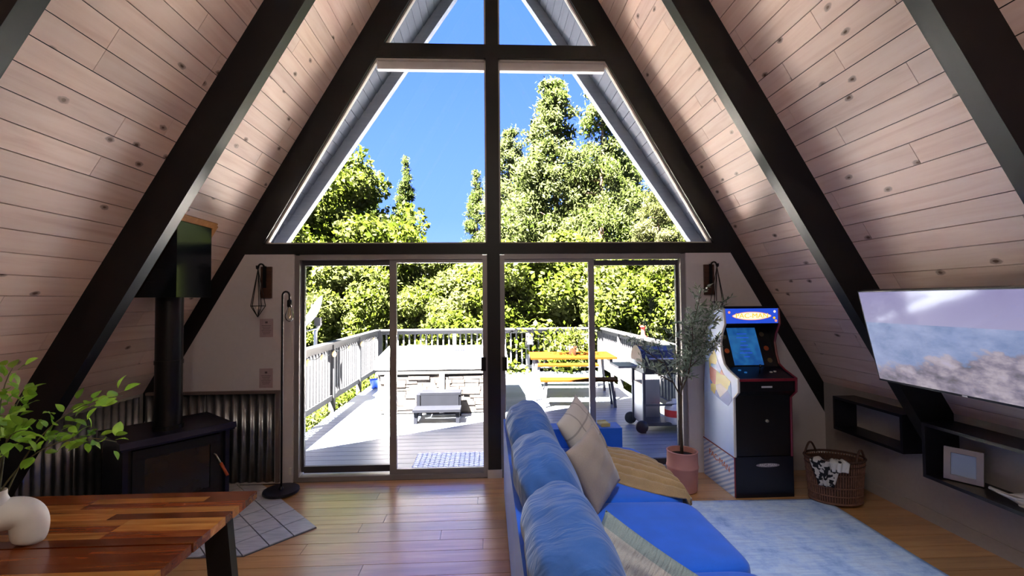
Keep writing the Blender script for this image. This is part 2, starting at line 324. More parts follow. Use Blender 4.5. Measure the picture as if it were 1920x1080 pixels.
# ------------------------------------------------------------------ helpers: meshes and objects
def tag(o, label, cat, group=None, kind=None):
    o['label'] = label; o['category'] = cat
    if group: o['group'] = group
    if kind: o['kind'] = kind
    return o
def empty(name, loc=(0,0,0), rz=0., label=None, cat=None, group=None, kind=None):
    o = bpy.data.objects.new(name, None); COL.objects.link(o); o.location = loc; o.rotation_euler = (0,0,rz); o.empty_display_size = .1
    if label: tag(o, label, cat, group, kind)
    return o
def link(name, me, parent=None, mat=None):
    o = bpy.data.objects.new(name, me); COL.objects.link(o)
    if parent is not None: o.parent = parent
    if mat and not me.materials: me.materials.append(MAT[mat])
    return o
class MB:
    def __init__(s): s.bm = bmesh.new()
    def box(s, c, size, rot=None, taper=None):
        hx, hy, hz = size[0]/2, size[1]/2, size[2]/2; R = rot if rot is not None else Matrix.Identity(3)
        vs_ = []
        for x in (-1,1):
            for y in (-1,1):
                for z in (-1,1):
                    k = taper if (taper and z < 0) else 1.
                    vs_.append(s.bm.verts.new(Vector(c)+R@Vector((x*hx*k, y*hy*k, z*hz))))
        for f in ((0,1,3,2),(4,6,7,5),(0,4,5,1),(2,3,7,6),(0,2,6,4),(1,5,7,3)): s.bm.faces.new([vs_[i] for i in f])
        return s
    def bar(s, a, b, w, h, up=(0,0,1)):
        a = Vector(a); b = Vector(b); d = (b-a); L = d.length; d.normalize(); u = Vector(up)
        if abs(d.dot(u)) > .98: u = Vector((0,1,0))
        x = d.cross(u).normalized(); z = x.cross(d).normalized()
        return s.box((a+b)/2, (w, L, h), Matrix((x, d, z)).transposed())
    def tube(s, pts, r, seg=8, caps=True, closed=False):
        pts = [Vector(p) for p in pts]; n = len(pts); rings = []; prev = None
        for i, p in enumerate(pts):
            if closed: d = pts[(i+1) % n]-pts[i-1]
            else: d = pts[min(i+1, n-1)]-pts[max(i-1, 0)]
            d.normalize()
            if prev is None:
                a = Vector((0,0,1)) if abs(d.z) < .9 else Vector((1,0,0)); x = d.cross(a).normalized()
            else: x = (prev-d*prev.dot(d)).normalized()
            prev = x; y = d.cross(x); rr = r[i] if isinstance(r, (list, tuple)) else r
            rings.append([s.bm.verts.new(p+(x*math.cos(2*PI*k/seg)+y*math.sin(2*PI*k/seg))*rr) for k in range(seg)])
        m = n if closed else n-1
        for i in range(m):
            A, B = rings[i], rings[(i+1) % n]
            for k in range(seg): s.bm.faces.new((A[k], A[(k+1) % seg], B[(k+1) % seg], B[k]))
        if caps and not closed:
            s.bm.faces.new(rings[0][::-1]); s.bm.faces.new(rings[-1])
        return s
    def lathe(s, prof, c=(0,0,0), seg=24, rx=1., ry=1.):
        rings = []
        for r, z in prof:
            rings.append([s.bm.verts.new((c[0]+max(r, 1e-4)*rx*math.cos(2*PI*k/seg), c[1]+max(r, 1e-4)*ry*math.sin(2*PI*k/seg), c[2]+z)) for k in range(seg)])
        for A, B in zip(rings, rings[1:]):
            for k in range(seg): s.bm.faces.new((A[k], A[(k+1) % seg], B[(k+1) % seg], B[k]))
        s.bm.faces.new(rings[0][::-1]); s.bm.faces.new(rings[-1]); return s
    def prism(s, poly, vec):
        v = Vector(vec); a = [s.bm.verts.new(Vector(p)) for p in poly]; b = [s.bm.verts.new(Vector(p)+v) for p in poly]; n = len(poly)
        s.bm.faces.new(a[::-1]); s.bm.faces.new(b)
        for i in range(n): s.bm.faces.new((a[i], a[(i+1) % n], b[(i+1) % n], b[i]))
        return s
    def mesh(s, name, bevel=0., smooth=False, seg=1):
        if bevel:
            bmesh.ops.bevel(s.bm, geom=[e for e in s.bm.edges if len(e.link_faces) == 2 and e.calc_face_angle(0) > .5], offset=bevel, segments=seg, affect='EDGES', profile=.6)
        bmesh.ops.recalc_face_normals(s.bm, faces=s.bm.faces[:])
        if smooth:
            for f in s.bm.faces: f.smooth = True
        me = bpy.data.meshes.new(name); s.bm.to_mesh(me); s.bm.free(); return me
    def build(s, name, mat, parent=None, bevel=0., smooth=False, seg=1):
        return link(name, s.mesh(name, bevel, smooth, seg), parent, mat)
def auto_smooth(o, deg=40):
    for p in o.data.polygons: p.use_smooth = True
    try: o.data.set_sharp_from_angle(angle=math.radians(deg))
    except Exception: pass
    return o
_cache = {}
def board_mesh(L, w, t, mat, bevel=.003):
    k = (round(L, 3), round(w, 4), round(t, 4), mat)
    if k not in _cache:
        me = MB().box((0,0,0), (L, w, t)).mesh('board', bevel); me.materials.append(MAT[mat]); _cache[k] = me
    return _cache[k]
def board(name, c, L, w, t, mat, parent, X=(1,0,0), Yv=(0,1,0)):
    x = Vector(X).normalized(); y = Vector(Yv).normalized(); z = x.cross(y)
    o = link(name, board_mesh(L, w, t, mat), parent)
    o.matrix_local = Matrix(((x.x,y.x,z.x,c[0]),(x.y,y.y,z.y,c[1]),(x.z,y.z,z.z,c[2]),(0,0,0,1)))
    return o
def copy_tree(o, parent=None):
    c = o.copy(); COL.objects.link(c); c.parent = parent
    for ch in list(o.children): copy_tree(ch, c)
    return c
def rowcuts(a, b, lens, jitter=0.):
    out = []; x = a-random.random()*lens[0]
    cuts = [a]
    while True:
        x += random.choice(lens)
        if x >= b-.18: break
        if x > a+.18: cuts.append(round(x/.05)*.05)
    cuts.append(b); return list(zip(cuts, cuts[1:]))

# ------------------------------------------------------------------ geometry constants
YW = 4.298        # front face of the glazed end wall framing
RA = 6.38         # roof board apex height (roof boards at 60 degrees)
RI = 5.91         # apex of the rafters' inner edges
KX = 3.20         # knee walls
YB = -3.6         # back wall
ZD = -0.10        # deck level
def xr(z, ap): return (ap-z)/T3

# ------------------------------------------------------------------ ceiling (two slopes), boards as parts
def y_out(z): return 4.62+.174*z          # raking edge of the front overhang
for side, nm in ((-1, 'ceiling_left'), (1, 'ceiling_right')):
    RO = 6.66
    zb = -.25
    P = [(side*xr(zb, RA+.03), YB-.3, zb), (side*0, YB-.3, RA+.03), (side*0, y_out(RA), RA+.03), (side*xr(zb, RA+.03), y_out(zb), zb)]
    n = Vector((side*T3/2, 0, .5))*.13
    slab = MB().prism(P, n).build(nm, 'black_paint'); slab['kind'] = 'structure'
    tag(slab, f"{'left' if side<0 else 'right'} sloping A-frame ceiling clad in whitewashed knotty pine boards", 'ceiling', kind='structure')
    d_up = Vector((-side*.5, 0, T3/2)); wv = .1305
    s0 = (KX+0.0); nrow = 48
    base = Vector((side*xr(.80, RA), 0, .80))
    for r in range(nrow):
        c0 = base+d_up*(wv*(r+.5))
        if c0.z > RA-.08: break
        for a, b in rowcuts(.35, YW+.02, (.75, 1.1, 1.6, 2.2)):
            board('ceiling_board', (c0.x+side*.0075*T3/2, (a+b)/2, c0.z+.0075*.5), b-a-.003, wv-.005, .015, 'pine_ceiling', slab, X=(0,1,0), Yv=(d_up*side))
    # rear of the room, out of the picture: one surface of boards
    m = MB()
    for r in range(nrow):
        c0 = base+d_up*(wv*(r+.5))
        if c0.z > RA-.08: break
        m.box((c0.x+side*.0075*T3/2, (.35+YB)/2, c0.z+.00375), (wv-.005, .35-YB, .015), Matrix.Rotation(side*math.radians(60), 3, 'Y'))
    o = m.build('rear_boards', 'pine_ceiling', slab); o['kind'] = 'stuff'
    # painted soffit boards beyond the glass
    for r in range(nrow):
        c0 = base+d_up*(wv*(r+.5))
        if c0.z > RA-.08: break
        a, b = YW+.14, y_out(c0.z)-.065
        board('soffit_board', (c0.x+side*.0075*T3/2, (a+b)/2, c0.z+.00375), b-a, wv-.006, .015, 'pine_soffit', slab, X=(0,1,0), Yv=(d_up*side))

# rafters
def rafter(y, side, label, t=.09, ri=RI):
    lo = -.02; za = .34
    x_top = .04
    poly = [(side*KX, y, RI-T3*KX) , (side*x_top, y, ri-T3*x_top), (side*x_top, y, RA-T3*x_top), (side*KX, y, RA-T3*KX)]
    o = MB().prism(poly, (0, t, 0)).build('rafter_beam', 'black_paint', None, .004)
    return tag(o, label, 'beam', 'black rafters of the A-frame', 'structure')
names = {4.298: 'against the glazed end wall', 3.065: 'second from the glazed wall', 1.735: 'nearest to the camera at the frame edge'}
for y in (4.298, 3.065, 1.735, .50, -.73, -1.96, -3.19):
    for side in (-1, 1):
        sd_ = 'left' if side < 0 else 'right'
        rafter(y, side, f'black painted {sd_} rafter beam '+names.get(y, f'behind the camera, number {int((4.3-y)/1.2)+1} from the glass'))

# floor boards ------------------------------------------------------
fl = MB().box((0, (YW+.1+YB)/2, -.06), (2*KX+.9, YW+.1-YB, .084)).build('floor', 'slab'); tag(fl, 'warm honey oak plank floor running across the room', 'floor', kind='structure')
wf = .1345
for r in range(31):
    yc = YW-.01-wf*(r+.5)
    for a, b in rowcuts(-KX, KX, (1.2, 1.8, 2.4, 3.0)):
        board('floor_board', ((a+b)/2, yc, -.009), b-a-.003, wf-.004, .018, 'oak_floor', fl)
rb = MB().box((0, (YW-.01-wf*31+YB)/2, -.009), (2*KX, YW-.01-wf*31-YB-.004, .018)).build('rear_floor', 'oak_floor', fl)

# knee walls, back wall
for side, nm in ((-1, 'wall_left'), (1, 'wall_right')):
    o = MB().box((side*(KX+.04), (YW+YB)/2+.02, .40), (.08, YW-YB+.1, .92)).build(nm, 'drywall_knee'); tag(o, f"low {'left' if side<0 else 'right'} knee wall painted off-white under the sloping ceiling", 'wall', kind='structure')
    b = MB().box((side*(KX-.006), (YW+YB)/2-.0, .045), (.012, YW-YB-.03, .09)).build('baseboard_left' if side < 0 else 'baseboard_right', 'drywall_knee', None, .002); tag(b, f"off-white {'left' if side<0 else 'right'} baseboard along the knee wall", 'baseboard', kind='structure')
bw = MB().prism([(-3.9, YB, -.1), (3.9, YB, -.1), (0, YB, RA+.2)], (0, -.12, 0)).build('wall_back', 'drywall_knee'); tag(bw, 'gable wall behind the camera, painted off-white', 'wall', kind='structure')

# front end wall ----------------------------------------------------
for side, nm in ((-1, 'wall_front_left'), (1, 'wall_front_right')):
    ap = 6.085
    poly = [(side*1.856, YW-.008, 0), (side*KX, YW-.008, 0), (side*KX, YW-.008, ap-T3*KX), (side*xr(2.1, ap), YW-.008, 2.1), (side*1.856, YW-.008, 2.1)]
    o = MB().prism(poly, (0, .12, 0)).build(nm, 'drywall'); tag(o, f"white drywall {'left' if side<0 else 'right'} of the sliding doors under the sloping beam", 'wall', kind='structure')
def trim(name, c, size, label, mat='black_paint', bev=.004):
    o = MB().box(c, size).build(name, mat, None, bev); return tag(o, label, 'beam', kind='structure')
trim('trim_1', (0, YW+.055, 2.15), (2*xr(2.15, 6.1), .11, .1), 'black horizontal beam above the sliding doors')
trim('trim_2', (0, YW+.056, 4.058), (2*xr(4.06, 6.0), .11, .132), 'black horizontal beam across the upper window')
trim('trim_3', (0, YW+.048, 2.82), (.121, .12, 5.62), 'black vertical post dividing the glazed wall in two')
trim('trim_4', (0.0, YW-.012, .038), (.135, .02, .076), 'pale wooden block at the foot of the black post', 'white_trim', .002)
gw = MB()
# windows: four panes, with slim frames
def window(n, poly, label, header=False):
    e_ = empty(f'window_{n}', (0, YW+.06, poly[0][1]), 0, label, 'window', kind='structure')
    P3 = [Vector((x, 0, z-poly[0][1])) for x, z in poly]
    MB().prism([p+Vector((0, .0, 0)) for p in P3], (0, .008, 0)).build('pane', 'window_glass', e_)
    f = MB(); k = len(P3)
    for i in range(k): f.bar(P3[i], P3[(i+1) % k], .05, .03, up=(P3[(i+1) % k]-P3[i]).cross(Vector((0,1,0))))
    f.build('frame', 'white_trim', e_)
    if header:
        zs = max(z for x, z in poly)-poly[0][1]; xs = [x for x, z in poly if abs(z-poly[0][1]-zs) < .01]
        MB().box((sum(xs)/2, .03, zs-.045), (abs(xs[0]-xs[1]), .05, .09)).build('header_board', 'drywall', e_)
m0 = .0605
for side in (-1, 1):
    s_ = side; w_ = 'left' if side < 0 else 'right'
    window(1 if side < 0 else 2, [(s_*m0, 2.2), (s_*xr(2.2, RI), 2.2), (s_*xr(3.992, RI), 3.992), (s_*m0, 3.992)], f'large {w_} trapezoid window above the sliding doors', True)
    window(3 if side < 0 else 4, [(s_*m0, 4.124), (s_*xr(4.124, RI), 4.124), (s_*m0, RI-T3*m0)], f'{w_} triangular window in the gable peak')
# sliding doors
def door(n, x0, x1, label, glass, hx):
    e_ = empty(f'door_{n}', ((x0+x1)/2, YW+.02, 0), 0, label, 'sliding door', kind='structure'); cx = (x0+x1)/2
    f = MB()
    for x in (x0+.0225, x1-.0225): f.box((x-cx, .04, 1.045), (.045, .1, 2.09))
    f.box((0, .04, 2.075), (x1-x0-.09, .1, .05)); f.box((0, .04, .02), (x1-x0-.09, .11, .04))
    f.build('frame', 'alu_frame', e_, .003)
    for i, (a, b, z0, z1, yy, a0, b0) in enumerate(glass):
        p = MB(); w2 = .04
        p.box(((a0+a)/2-cx, yy, (z0+z1)/2), (a-a0, .035, z1-z0+.1)); p.box(((b0+b)/2-cx, yy, (z0+z1)/2), (b0-b, .035, z1-z0+.1))
        p.box(((a+b)/2-cx, yy, z1+.025), (b-a, .035, .05)); p.box(((a+b)/2-cx, yy, z0-.03), (b-a, .035, .06))
        pp = p.build('sliding_panel' if yy < .04 else 'fixed_panel', 'alu_frame' if yy < .04 else 'alu_dark', e_, .003)
        MB().box(((a+b)/2-cx, yy, (z0+z1)/2), (b-a+.004, .006, z1-z0+.004)).build('pane', 'window_glass', pp)
    if hx is not None:
        h = MB(); h.box((hx-cx, -.03, 1.06), (.045, .05, .125)); h.build('handle', 'black_metal', e_, .006)
door(1, -1.856, -.0605, 'left aluminium sliding glass door to the deck', [(-1.786, -.985, .115, 2.0, .07, -1.81, -.93), (-.919, -.105, .085, 2.02, .03, -.983, -.07)], -.10)
door(2, .0605, 1.856, 'right aluminium sliding glass door behind the sofa', [(.105, .915, .085, 2.02, .03, .07, .971), (.973, 1.788, .115, 1.99, .07, .93, 1.81)], .10)

# exterior fly rafters of the overhang
for side in (-1, 1):
    d = .12; ap2 = RA-2*d; z0 = .2
    at_ = RA+.05; P = [(side*xr(z0, at_), y_out(z0)-.06, z0), (side*.02, y_out(at_)-.06, at_-.035), (side*.02, y_out(ap2)-.06, ap2-.035), (side*xr(z0, ap2), y_out(z0)-.06, z0)]
    o = MB().prism(P, (0, .10, 0)).build('barge_board', 'barge_paint'); tag(o, f"grey painted {'left' if side<0 else 'right'} barge rafter at the edge of the roof overhang", 'beam', kind='structure')

# ------------------------------------------------------------------ outdoors: ground, deck, railings
def terrain():
    n = 60; vs_, fs = [], []
    for j in range(n+1):
        for i in range(n+1):
            x = -60+120*i/n; y = 4.6+85*j/n
            z = -.75-.035*(y-4.6)+.25*math.sin(x*.31+y*.2)*(1 if y > 12 else .2)
            if y > 22: z += (y-22)*.20
            vs_.append((x, y, z))
    for j in range(n):
        for i in range(n): a = j*(n+1)+i; fs.append((a, a+1, a+n+2, a+n+1))
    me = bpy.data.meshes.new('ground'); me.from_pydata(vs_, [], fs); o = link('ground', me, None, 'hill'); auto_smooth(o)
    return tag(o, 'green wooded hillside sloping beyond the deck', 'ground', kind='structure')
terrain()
# lawn either side of the house so other viewpoints see ground
dk = MB()
for x in (-2.4, -.8, .8, 2.4): dk.bar((x, 4.46, ZD-.13), (x, 11.2, ZD-.13), .05, .19)
deck = dk.build('deck', 'deck_wood'); tag(deck, 'weathered plank deck with grey-brown boards running across', 'deck', kind='structure')
DX0, DX1 = -2.52, 2.60
nb = 47; wd = (11.2-4.44)/nb
for i in range(nb): board('deck_board', ((DX0+DX1)/2+random.uniform(-.01, .01), 4.44+wd*(i+.5), ZD-.014), DX1-DX0, wd-.007, .028, 'deck_wood', deck)
def railing(a, b, label, nposts, spacing):
    a = Vector(a); b = Vector(b); L = (b-a).length; d = (b-a).normalized()
    e_ = empty('deck_railing', (a.x, a.y, 0), 0, label, 'railing', 'grey painted deck railings')
    loc = lambda t, z: Vector((d.x*t, d.y*t, z))
    MB().bar(loc(-.05, .955), loc(L+.05, .955), .15, .035).build('top_rail', 'rail_paint', e_, .004)
    MB().bar(loc(0, .89), loc(L, .89), .045, .085).build('upper_rail', 'rail_paint', e_, .003)
    MB().bar(loc(0, .03), loc(L, .03), .045, .085).build('bottom_rail', 'rail_paint', e_, .003)
    pm = MB().box((0,0,.10), (.09,.09,1.56)).mesh('post', .004); pm.materials.append(MAT['rail_paint'])
    for i in range(nposts):
        o = link('post', pm, e_); o.location = loc(L*i/(nposts-1), .05)+Vector((0,0,0))
    bmn = MB().box((0,0,0), (.038,.038,.83)).mesh('baluster', .002); bmn.materials.append(MAT['rail_paint'])
    k = int(L/spacing)
    for i in range(1, k):
        o = link('baluster', bmn, e_); o.location = loc(L*i/k, .455)+Vector((-d.y, d.x, 0))*.028
    return e_
railing((-2.72, 4.7, 0), (-2.72, 11.1, 0), 'grey deck railing on the left with string lights', 5, .125)
railing((-2.66, 11.15, 0), (2.70, 11.15, 0), 'grey deck railing along the far edge behind the hot tub', 4, .135)
railing((2.74, 11.1, 0), (2.74, 4.9, 0), 'grey deck railing on the right behind the barbecue', 5, .125)

# weeds along the deck's left edge
def leaf_quads(n, posf, size, aspect, seed=0, nrm=None):
    rng = np.random.default_rng(seed); P = posf(rng, n)
    n = len(P)
    a = rng.normal(size=(n, 3)); a /= np.linalg.norm(a, axis=1)[:, None]
    if nrm is not None: a = a*.8+nrm(P); a /= np.linalg.norm(a, axis=1)[:, None]
    t = rng.normal(size=(n, 3)); t -= (t*a).sum(1)[:, None]*a; t /= np.linalg.norm(t, axis=1)[:, None]
    b = np.cross(a, t); s = size*rng.uniform(.6, 1.3, n)[:, None]
    V = np.stack([P-t*s*.5, P+b*s*aspect*.5+a*s*.06, P+t*s*.5, P-b*s*aspect*.5+a*s*.06], 1).reshape(-1, 3)
    return V
def quads_mesh(name, V, mat):
    me = bpy.data.meshes.new(name); nq = len(V)//4
    me.vertices.add(len(V)); me.vertices.foreach_set('co', np.ascontiguousarray(V, dtype=np.float32).ravel())
    me.loops.add(nq*4); me.loops.foreach_set('vertex_index', np.arange(nq*4, dtype=np.int32))
    me.polygons.add(nq); me.polygons.foreach_set('loop_start', np.arange(0, nq*4, 4, dtype=np.int32))
    try: me.polygons.foreach_set('loop_total', np.full(nq, 4, dtype=np.int32))
    except Exception: pass
    me.update(calc_edges=True); me.validate(); me.materials.append(MAT[mat]); return me
def weeds(rng, n):
    p = np.stack([rng.uniform(-3.9, -2.6, n), rng.uniform(5, 12, n), rng.uniform(-.8, -.12, n)], 1); return p
o = link('weeds', quads_mesh('weeds', leaf_quads(9000, weeds, .10, .35, 3), 'leaf_broad')); tag(o, 'bright green weeds growing below the left deck railing', 'weeds', kind='stuff')

# trees -------------------------------------------------------------
def conifer_pts(h, r, droop=.25, power=.8, z0=.08):
    def f(rng, n):
        nb_ = 150
        zz = h*(z0+(1-z0)*np.sort(rng.uniform(0, 1, nb_)**.85)); an = rng.uniform(0, 2*PI, nb_)
        ln = r*np.clip((1-zz/h), .03, 1)**power*rng.uniform(.6, 1.12, nb_)
        w = ln+.2; i = rng.choice(nb_, n, p=w/w.sum()); t = np.sqrt(rng.uniform(.03, 1, n)); L = ln[i]*t
        wd_ = .10+.16*ln[i]*(1.15-t)
        x = np.cos(an[i])*L; y = np.sin(an[i])*L; z = zz[i]-droop*L*t+.12*L
        return np.stack([x, y, z], 1)+rng.normal(size=(n, 3))*wd_[:, None]*np.array([1, 1, .55])
    return f
def broad_pts(h, r, z0=.15):
    def f(rng, n):
        k = 60
        u = rng.normal(size=(k, 3)); u /= np.linalg.norm(u, axis=1)[:, None]; u *= rng.uniform(.45, 1., k)[:, None]
        c = u*np.array([r*.85, r*.85, h*(1-z0)*.5])+np.array([0, 0, h*(.5+z0*.5)])
        rr = rng.uniform(.22, .42, k)*r*.75; i = rng.integers(0, k, n)
        v = rng.normal(size=(n, 3)); v /= np.linalg.norm(v, axis=1)[:, None]; v *= (rng.uniform(.1, 1, n)**.4)[:, None]
        return c[i]+v*rr[i][:, None]*np.array([1, 1, .8])
    return f
def up_nrm(P): return np.tile(np.array([[-.25, -.25, .55]]), (len(P), 1))
TREE = {}
def tree_proto(key, pts, n, size, asp, mat, h, tr, seed):
    me = quads_mesh('foliage_'+key, leaf_quads(n, pts, size, asp, seed, up_nrm), mat)
    t = MB(); pp = [(0.06*math.sin(k*.9+seed), .06*math.cos(k*1.1), h*.97*k/6-.6*(k == 0)) for k in range(7)]
    t.tube(pp, [tr*(1-.88*k/6) for k in range(7)], 9)
    rg = random.Random(seed)
    for k in range(16):
        z = h*(.2+.7*k/16); a = rg.uniform(0, 2*PI); L = (h*.22)*(1.05-k/17)
        t.tube([(0, 0, z), (math.cos(a)*L*.5, math.sin(a)*L*.5, z+.08*L), (math.cos(a)*L, math.sin(a)*L, z+.1*L)], [tr*.28, tr*.18, tr*.06], 5)
    tm = t.mesh('trunk_'+key, smooth=True); tm.materials.append(MAT['bark']); TREE[key] = (me, tm)
tree_proto('fir', conifer_pts(10, 2.4), 36000, .15, .4, 'leaf_conifer', 10, .16, 1)
tree_proto('cedar', conifer_pts(10, 3.0, .45, .6), 42000, .17, .4, 'leaf_conifer', 10, .2, 2)
tree_proto('pine', conifer_pts(10, 2.6, .05, .45, .25), 22000, .20, .28, 'leaf_pine', 10, .16, 3)
tree_proto('oak', broad_pts(6, 2.6), 40000, .15, .55, 'leaf_broad', 5, .14, 4)
tree_proto('maple', broad_pts(5, 2.4, .02), 40000, .14, .6, 'leaf_broad', 4, .10, 5)
def tree(key, u, D, vtop, label, rs=1., group='trees beyond the deck', zbase=None):
    H0 = {'fir': 10, 'cedar': 10, 'pine': 10, 'oak': 6, 'maple': 5}[key]
    x = (u-915)/850*D-.055; zt = 1.657+(563-vtop)/850*D
    zb_ = zbase if zbase is not None else -1.3
    s_ = (zt-zb_)/H0
    e_ = empty({'fir': 'conifer_tree', 'cedar': 'conifer_tree', 'pine': 'pine_tree', 'oak': 'leafy_tree', 'maple': 'leafy_tree'}[key], (x, D, zb_), random.uniform(0, 6.28), label, 'tree', group)
    f = link('foliage', TREE[key][0], e_); f['kind'] = 'stuff'; link('trunk', TREE[key][1], e_)
    e_.scale = (s_*rs, s_*rs, s_); return e_
# (kind, bearing, distance, top) written as world positions through the same pinhole the place was surveyed with
tree('oak', 640, 15.5, 292, 'broad yellow-green tree left of the hot tub, its crown filling the left window corner', 1.0)
tree('oak', 555, 14.0, 340, 'leafy green tree at the far left behind the satellite dish', 1.0)
tree('fir', 762, 18.5, 292, 'slender pointed conifer standing alone against the sky left of the post', .62)
tree('fir', 700, 21, 330, 'conifer half hidden behind the broad left tree', .7)
tree('fir', 895, 22, 318, 'small conifer peeking out just left of the black post', .75)
tree('cedar', 1042, 17.5, 138, 'tallest conifer, its tip just right of the post high in the window', .95)
tree('cedar', 1135, 16.0, 118, 'tall conifer beside the right roof overhang', .75)
tree('cedar', 960, 21.0, 235, 'conifer close behind the black post on its right', .8)
tree('fir', 1190, 20, 250, 'conifer between the tall one and the right roof overhang', .8)
tree('pine', 1240, 13.5, 330, 'sparse pine with a bare trunk at the right of the view', .8)
tree('pine', 1330, 15, 330, 'pine at the far right, mostly hidden by the roof overhang', .9)
low = [(590, 13.4, 445), (670, 13.0, 455), (745, 13.8, 478), (818, 13.3, 530), (885, 14.2, 455), (950, 13.2, 445), (1020, 14.0, 420), (1085, 13.1, 450), (1150, 14.0, 430), (1215, 15.2, 440), (1280, 13.8, 445)]
pos = ['behind the satellite dish', 'left of the hot tub', 'behind the left end of the hot tub', 'behind the middle of the hot tub', 'just left of the post', 'just right of the post', 'behind the left end of the picnic table', 'behind the middle of the picnic table', 'behind the right end of the picnic table', 'behind the barbecue', 'at the right corner of the deck']
for (u, D, v), p_ in zip(low, pos):
    tree('maple', u, D, v, 'low bright green leafy tree '+p_, random.uniform(.9, 1.15), 'low leafy trees along the far railing', -1.6)
for i, (u, D, v) in enumerate([(500, 24, 380), (620, 27, 400), (720, 29, 420), (1000, 27, 300), (1090, 26, 280), (1260, 25, 330), (1400, 22, 300), (430, 20, 330), (830, 30, 470), (905, 28, 432)]):
    tree('cedar', u, D, v, ['distant conifer at the far left of the hillside', 'distant conifer seen behind the broad left tree', 'distant conifer behind the lone slender one', 'distant conifer behind the tallest one', 'distant conifer in the middle of the right group', 'distant conifer behind the sparse pine', 'distant conifer hidden beyond the right overhang', 'distant conifer hidden beyond the left overhang', 'distant low conifer below the gap of open sky', 'distant conifer behind the small one by the post'][i], 1.2, 'distant conifers on the hillside', -2.)
# ------------------------------------------------------------------ outdoors: things on the deck
def supercushion(sx, sy, sz, k=5., n=14, noise=0., seed=0, pinch=0.):
    """rounded, slightly puffed block"""
    bm = bmesh.new(); bmesh.ops.create_cube(bm, size=2.0)
    bmesh.ops.subdivide_edges(bm, edges=bm.edges[:], cuts=n, use_grid_fill=True)
    rg = random.Random(seed); ph = [rg.uniform(0, 6) for _ in range(8)]
    for v in bm.verts:
        p = v.co; q = Vector([math.copysign(abs(math.sin(c*PI/2)), c) for c in p])
        q = p*.45+q*.55
        L = (abs(q.x)**k+abs(q.y)**k+abs(q.z)**k)**(1/k); p = q/L
        x, y, z = p
        d = noise*(math.sin(y*9+ph[0]+2*math.sin(x*3+ph[1]))*.5+math.sin(y*17+x*5+ph[2])*.3+math.sin(x*11+z*7+ph[3])*.3)
        r = Vector((x*sx/2, y*sy/2, z*sz/2)); nn = Vector((x/sx, y/sy, z/sz)).normalized()
        v.co = r+nn*d
    for f in bm.faces: f.smooth = True
    me = bpy.data.meshes.new('cushion'); bm.to_mesh(me); bm.free(); return me
# hot tub
tx0, tx1, ty0, ty1 = -1.78, .22, 7.15, 9.15
tub = empty('hot_tub', ((tx0+tx1)/2, (ty0+ty1)/2, ZD), 0, 'square hot tub with stone-look sides under a white cover', 'hot tub')
MB().box((0,0,.31), (1.94, 1.94, .62)).build('body', 'tub_grey', tub, .03)
rg = random.Random(3); z = .015
stm = []
for k in range(10):
    me = MB().box((0,0,0), (rg.uniform(.16, .36), .05, rg.uniform(.042, .06)), Matrix.Rotation(rg.uniform(-.03, .03), 3, 'Y')).mesh('stone', .014); me.materials.append(MAT['stone']); stm.append(me)
for row in range(10):
    zz = .045+row*.057
    for face in range(3):
        x = -.95
        while x < .93:
            me = rg.choice(stm); L = me.vertices[0].co.x; L = max(v.co.x for v in me.vertices)*2
            o = link('stone', me, tub); c = min(x+L/2, .95-L/2)
            if face == 0: o.location = (c, -.975+rg.uniform(-.012, .012), zz)
            elif face == 1: o.location = (-.975, c, zz); o.rotation_euler.z = PI/2
            else: o.location = (.975, c, zz); o.rotation_euler.z = PI/2
            x += L+.008
for x in (-.84, .0, .93): MB().box((x, -1.0, .31), (.075, .05, .60)).build('corner_post', 'tub_cover', tub, .01)
MB().box((0,0,.655), (2.02, 2.02, .07)).build('lip', 'tub_grey', tub, .02)
cv = MB()
for a, b, ha, hb in ((-1.02, -.005, .72, .72), (.005, 1.02, .72, .72)):
    cv.prism([(-1.03, a, .68), (-1.03, b, .68), (-1.03, b, .90 if a > 0 else 1.0), (-1.03, a, .84 if a < 0 else 1.0)] if False else
             ([(-1.03, -1.02, .69), (-1.03, -.005, .69), (-1.03, -.005, .96), (-1.03, -1.02, .84)] if a < 0 else [(-1.03, .005, .69), (-1.03, 1.02, .69), (-1.03, 1.02, .84), (-1.03, .005, .96)]), (2.06, 0, 0))
cvo = cv.build('cover', 'tub_cover', tub, .035, True, 2); auto_smooth(cvo, 50)
for x, y in ((-.72, -.62), (.18, -.40), (-.6, .1)): MB().box((x, y, .905+(.05 if y > -.5 else .0)), (.26, .10, .012), Matrix.Rotation(.118, 3, 'X')).build('cover_handle', 'tub_grey', tub, .004)
# tub steps
st = empty('tub_steps', (-.80, 6.82, ZD), 0, 'two-tread grey plastic steps in front of the hot tub', 'steps')
MB().box((0, -.14, .185), (.68, .27, .035)).build('lower_tread', 'step_grey', st, .012)
MB().box((0.03, .14, .37), (.60, .26, .035)).build('upper_tread', 'step_grey', st, .012)
for s_ in (-1, 1):
    MB().prism([(s_*.30-.025, -.25, 0), (s_*.30-.025, -.17, 0), (s_*.30-.025, -.13, .1), (s_*.30-.025, .14, .1), (s_*.30-.025, .18, 0), (s_*.30-.025, .26, 0), (s_*.30-.025, .25, .36), (s_*.30-.025, .02, .36), (s_*.30-.025, .02, .18), (s_*.30-.025, -.24, .18)], (.05, 0, 0)).build('side_panel', 'step_grey', st, .008)
MB().box((0.02, .02, .27), (.56, .02, .16)).build('riser_board', 'step_grey', st, .004)
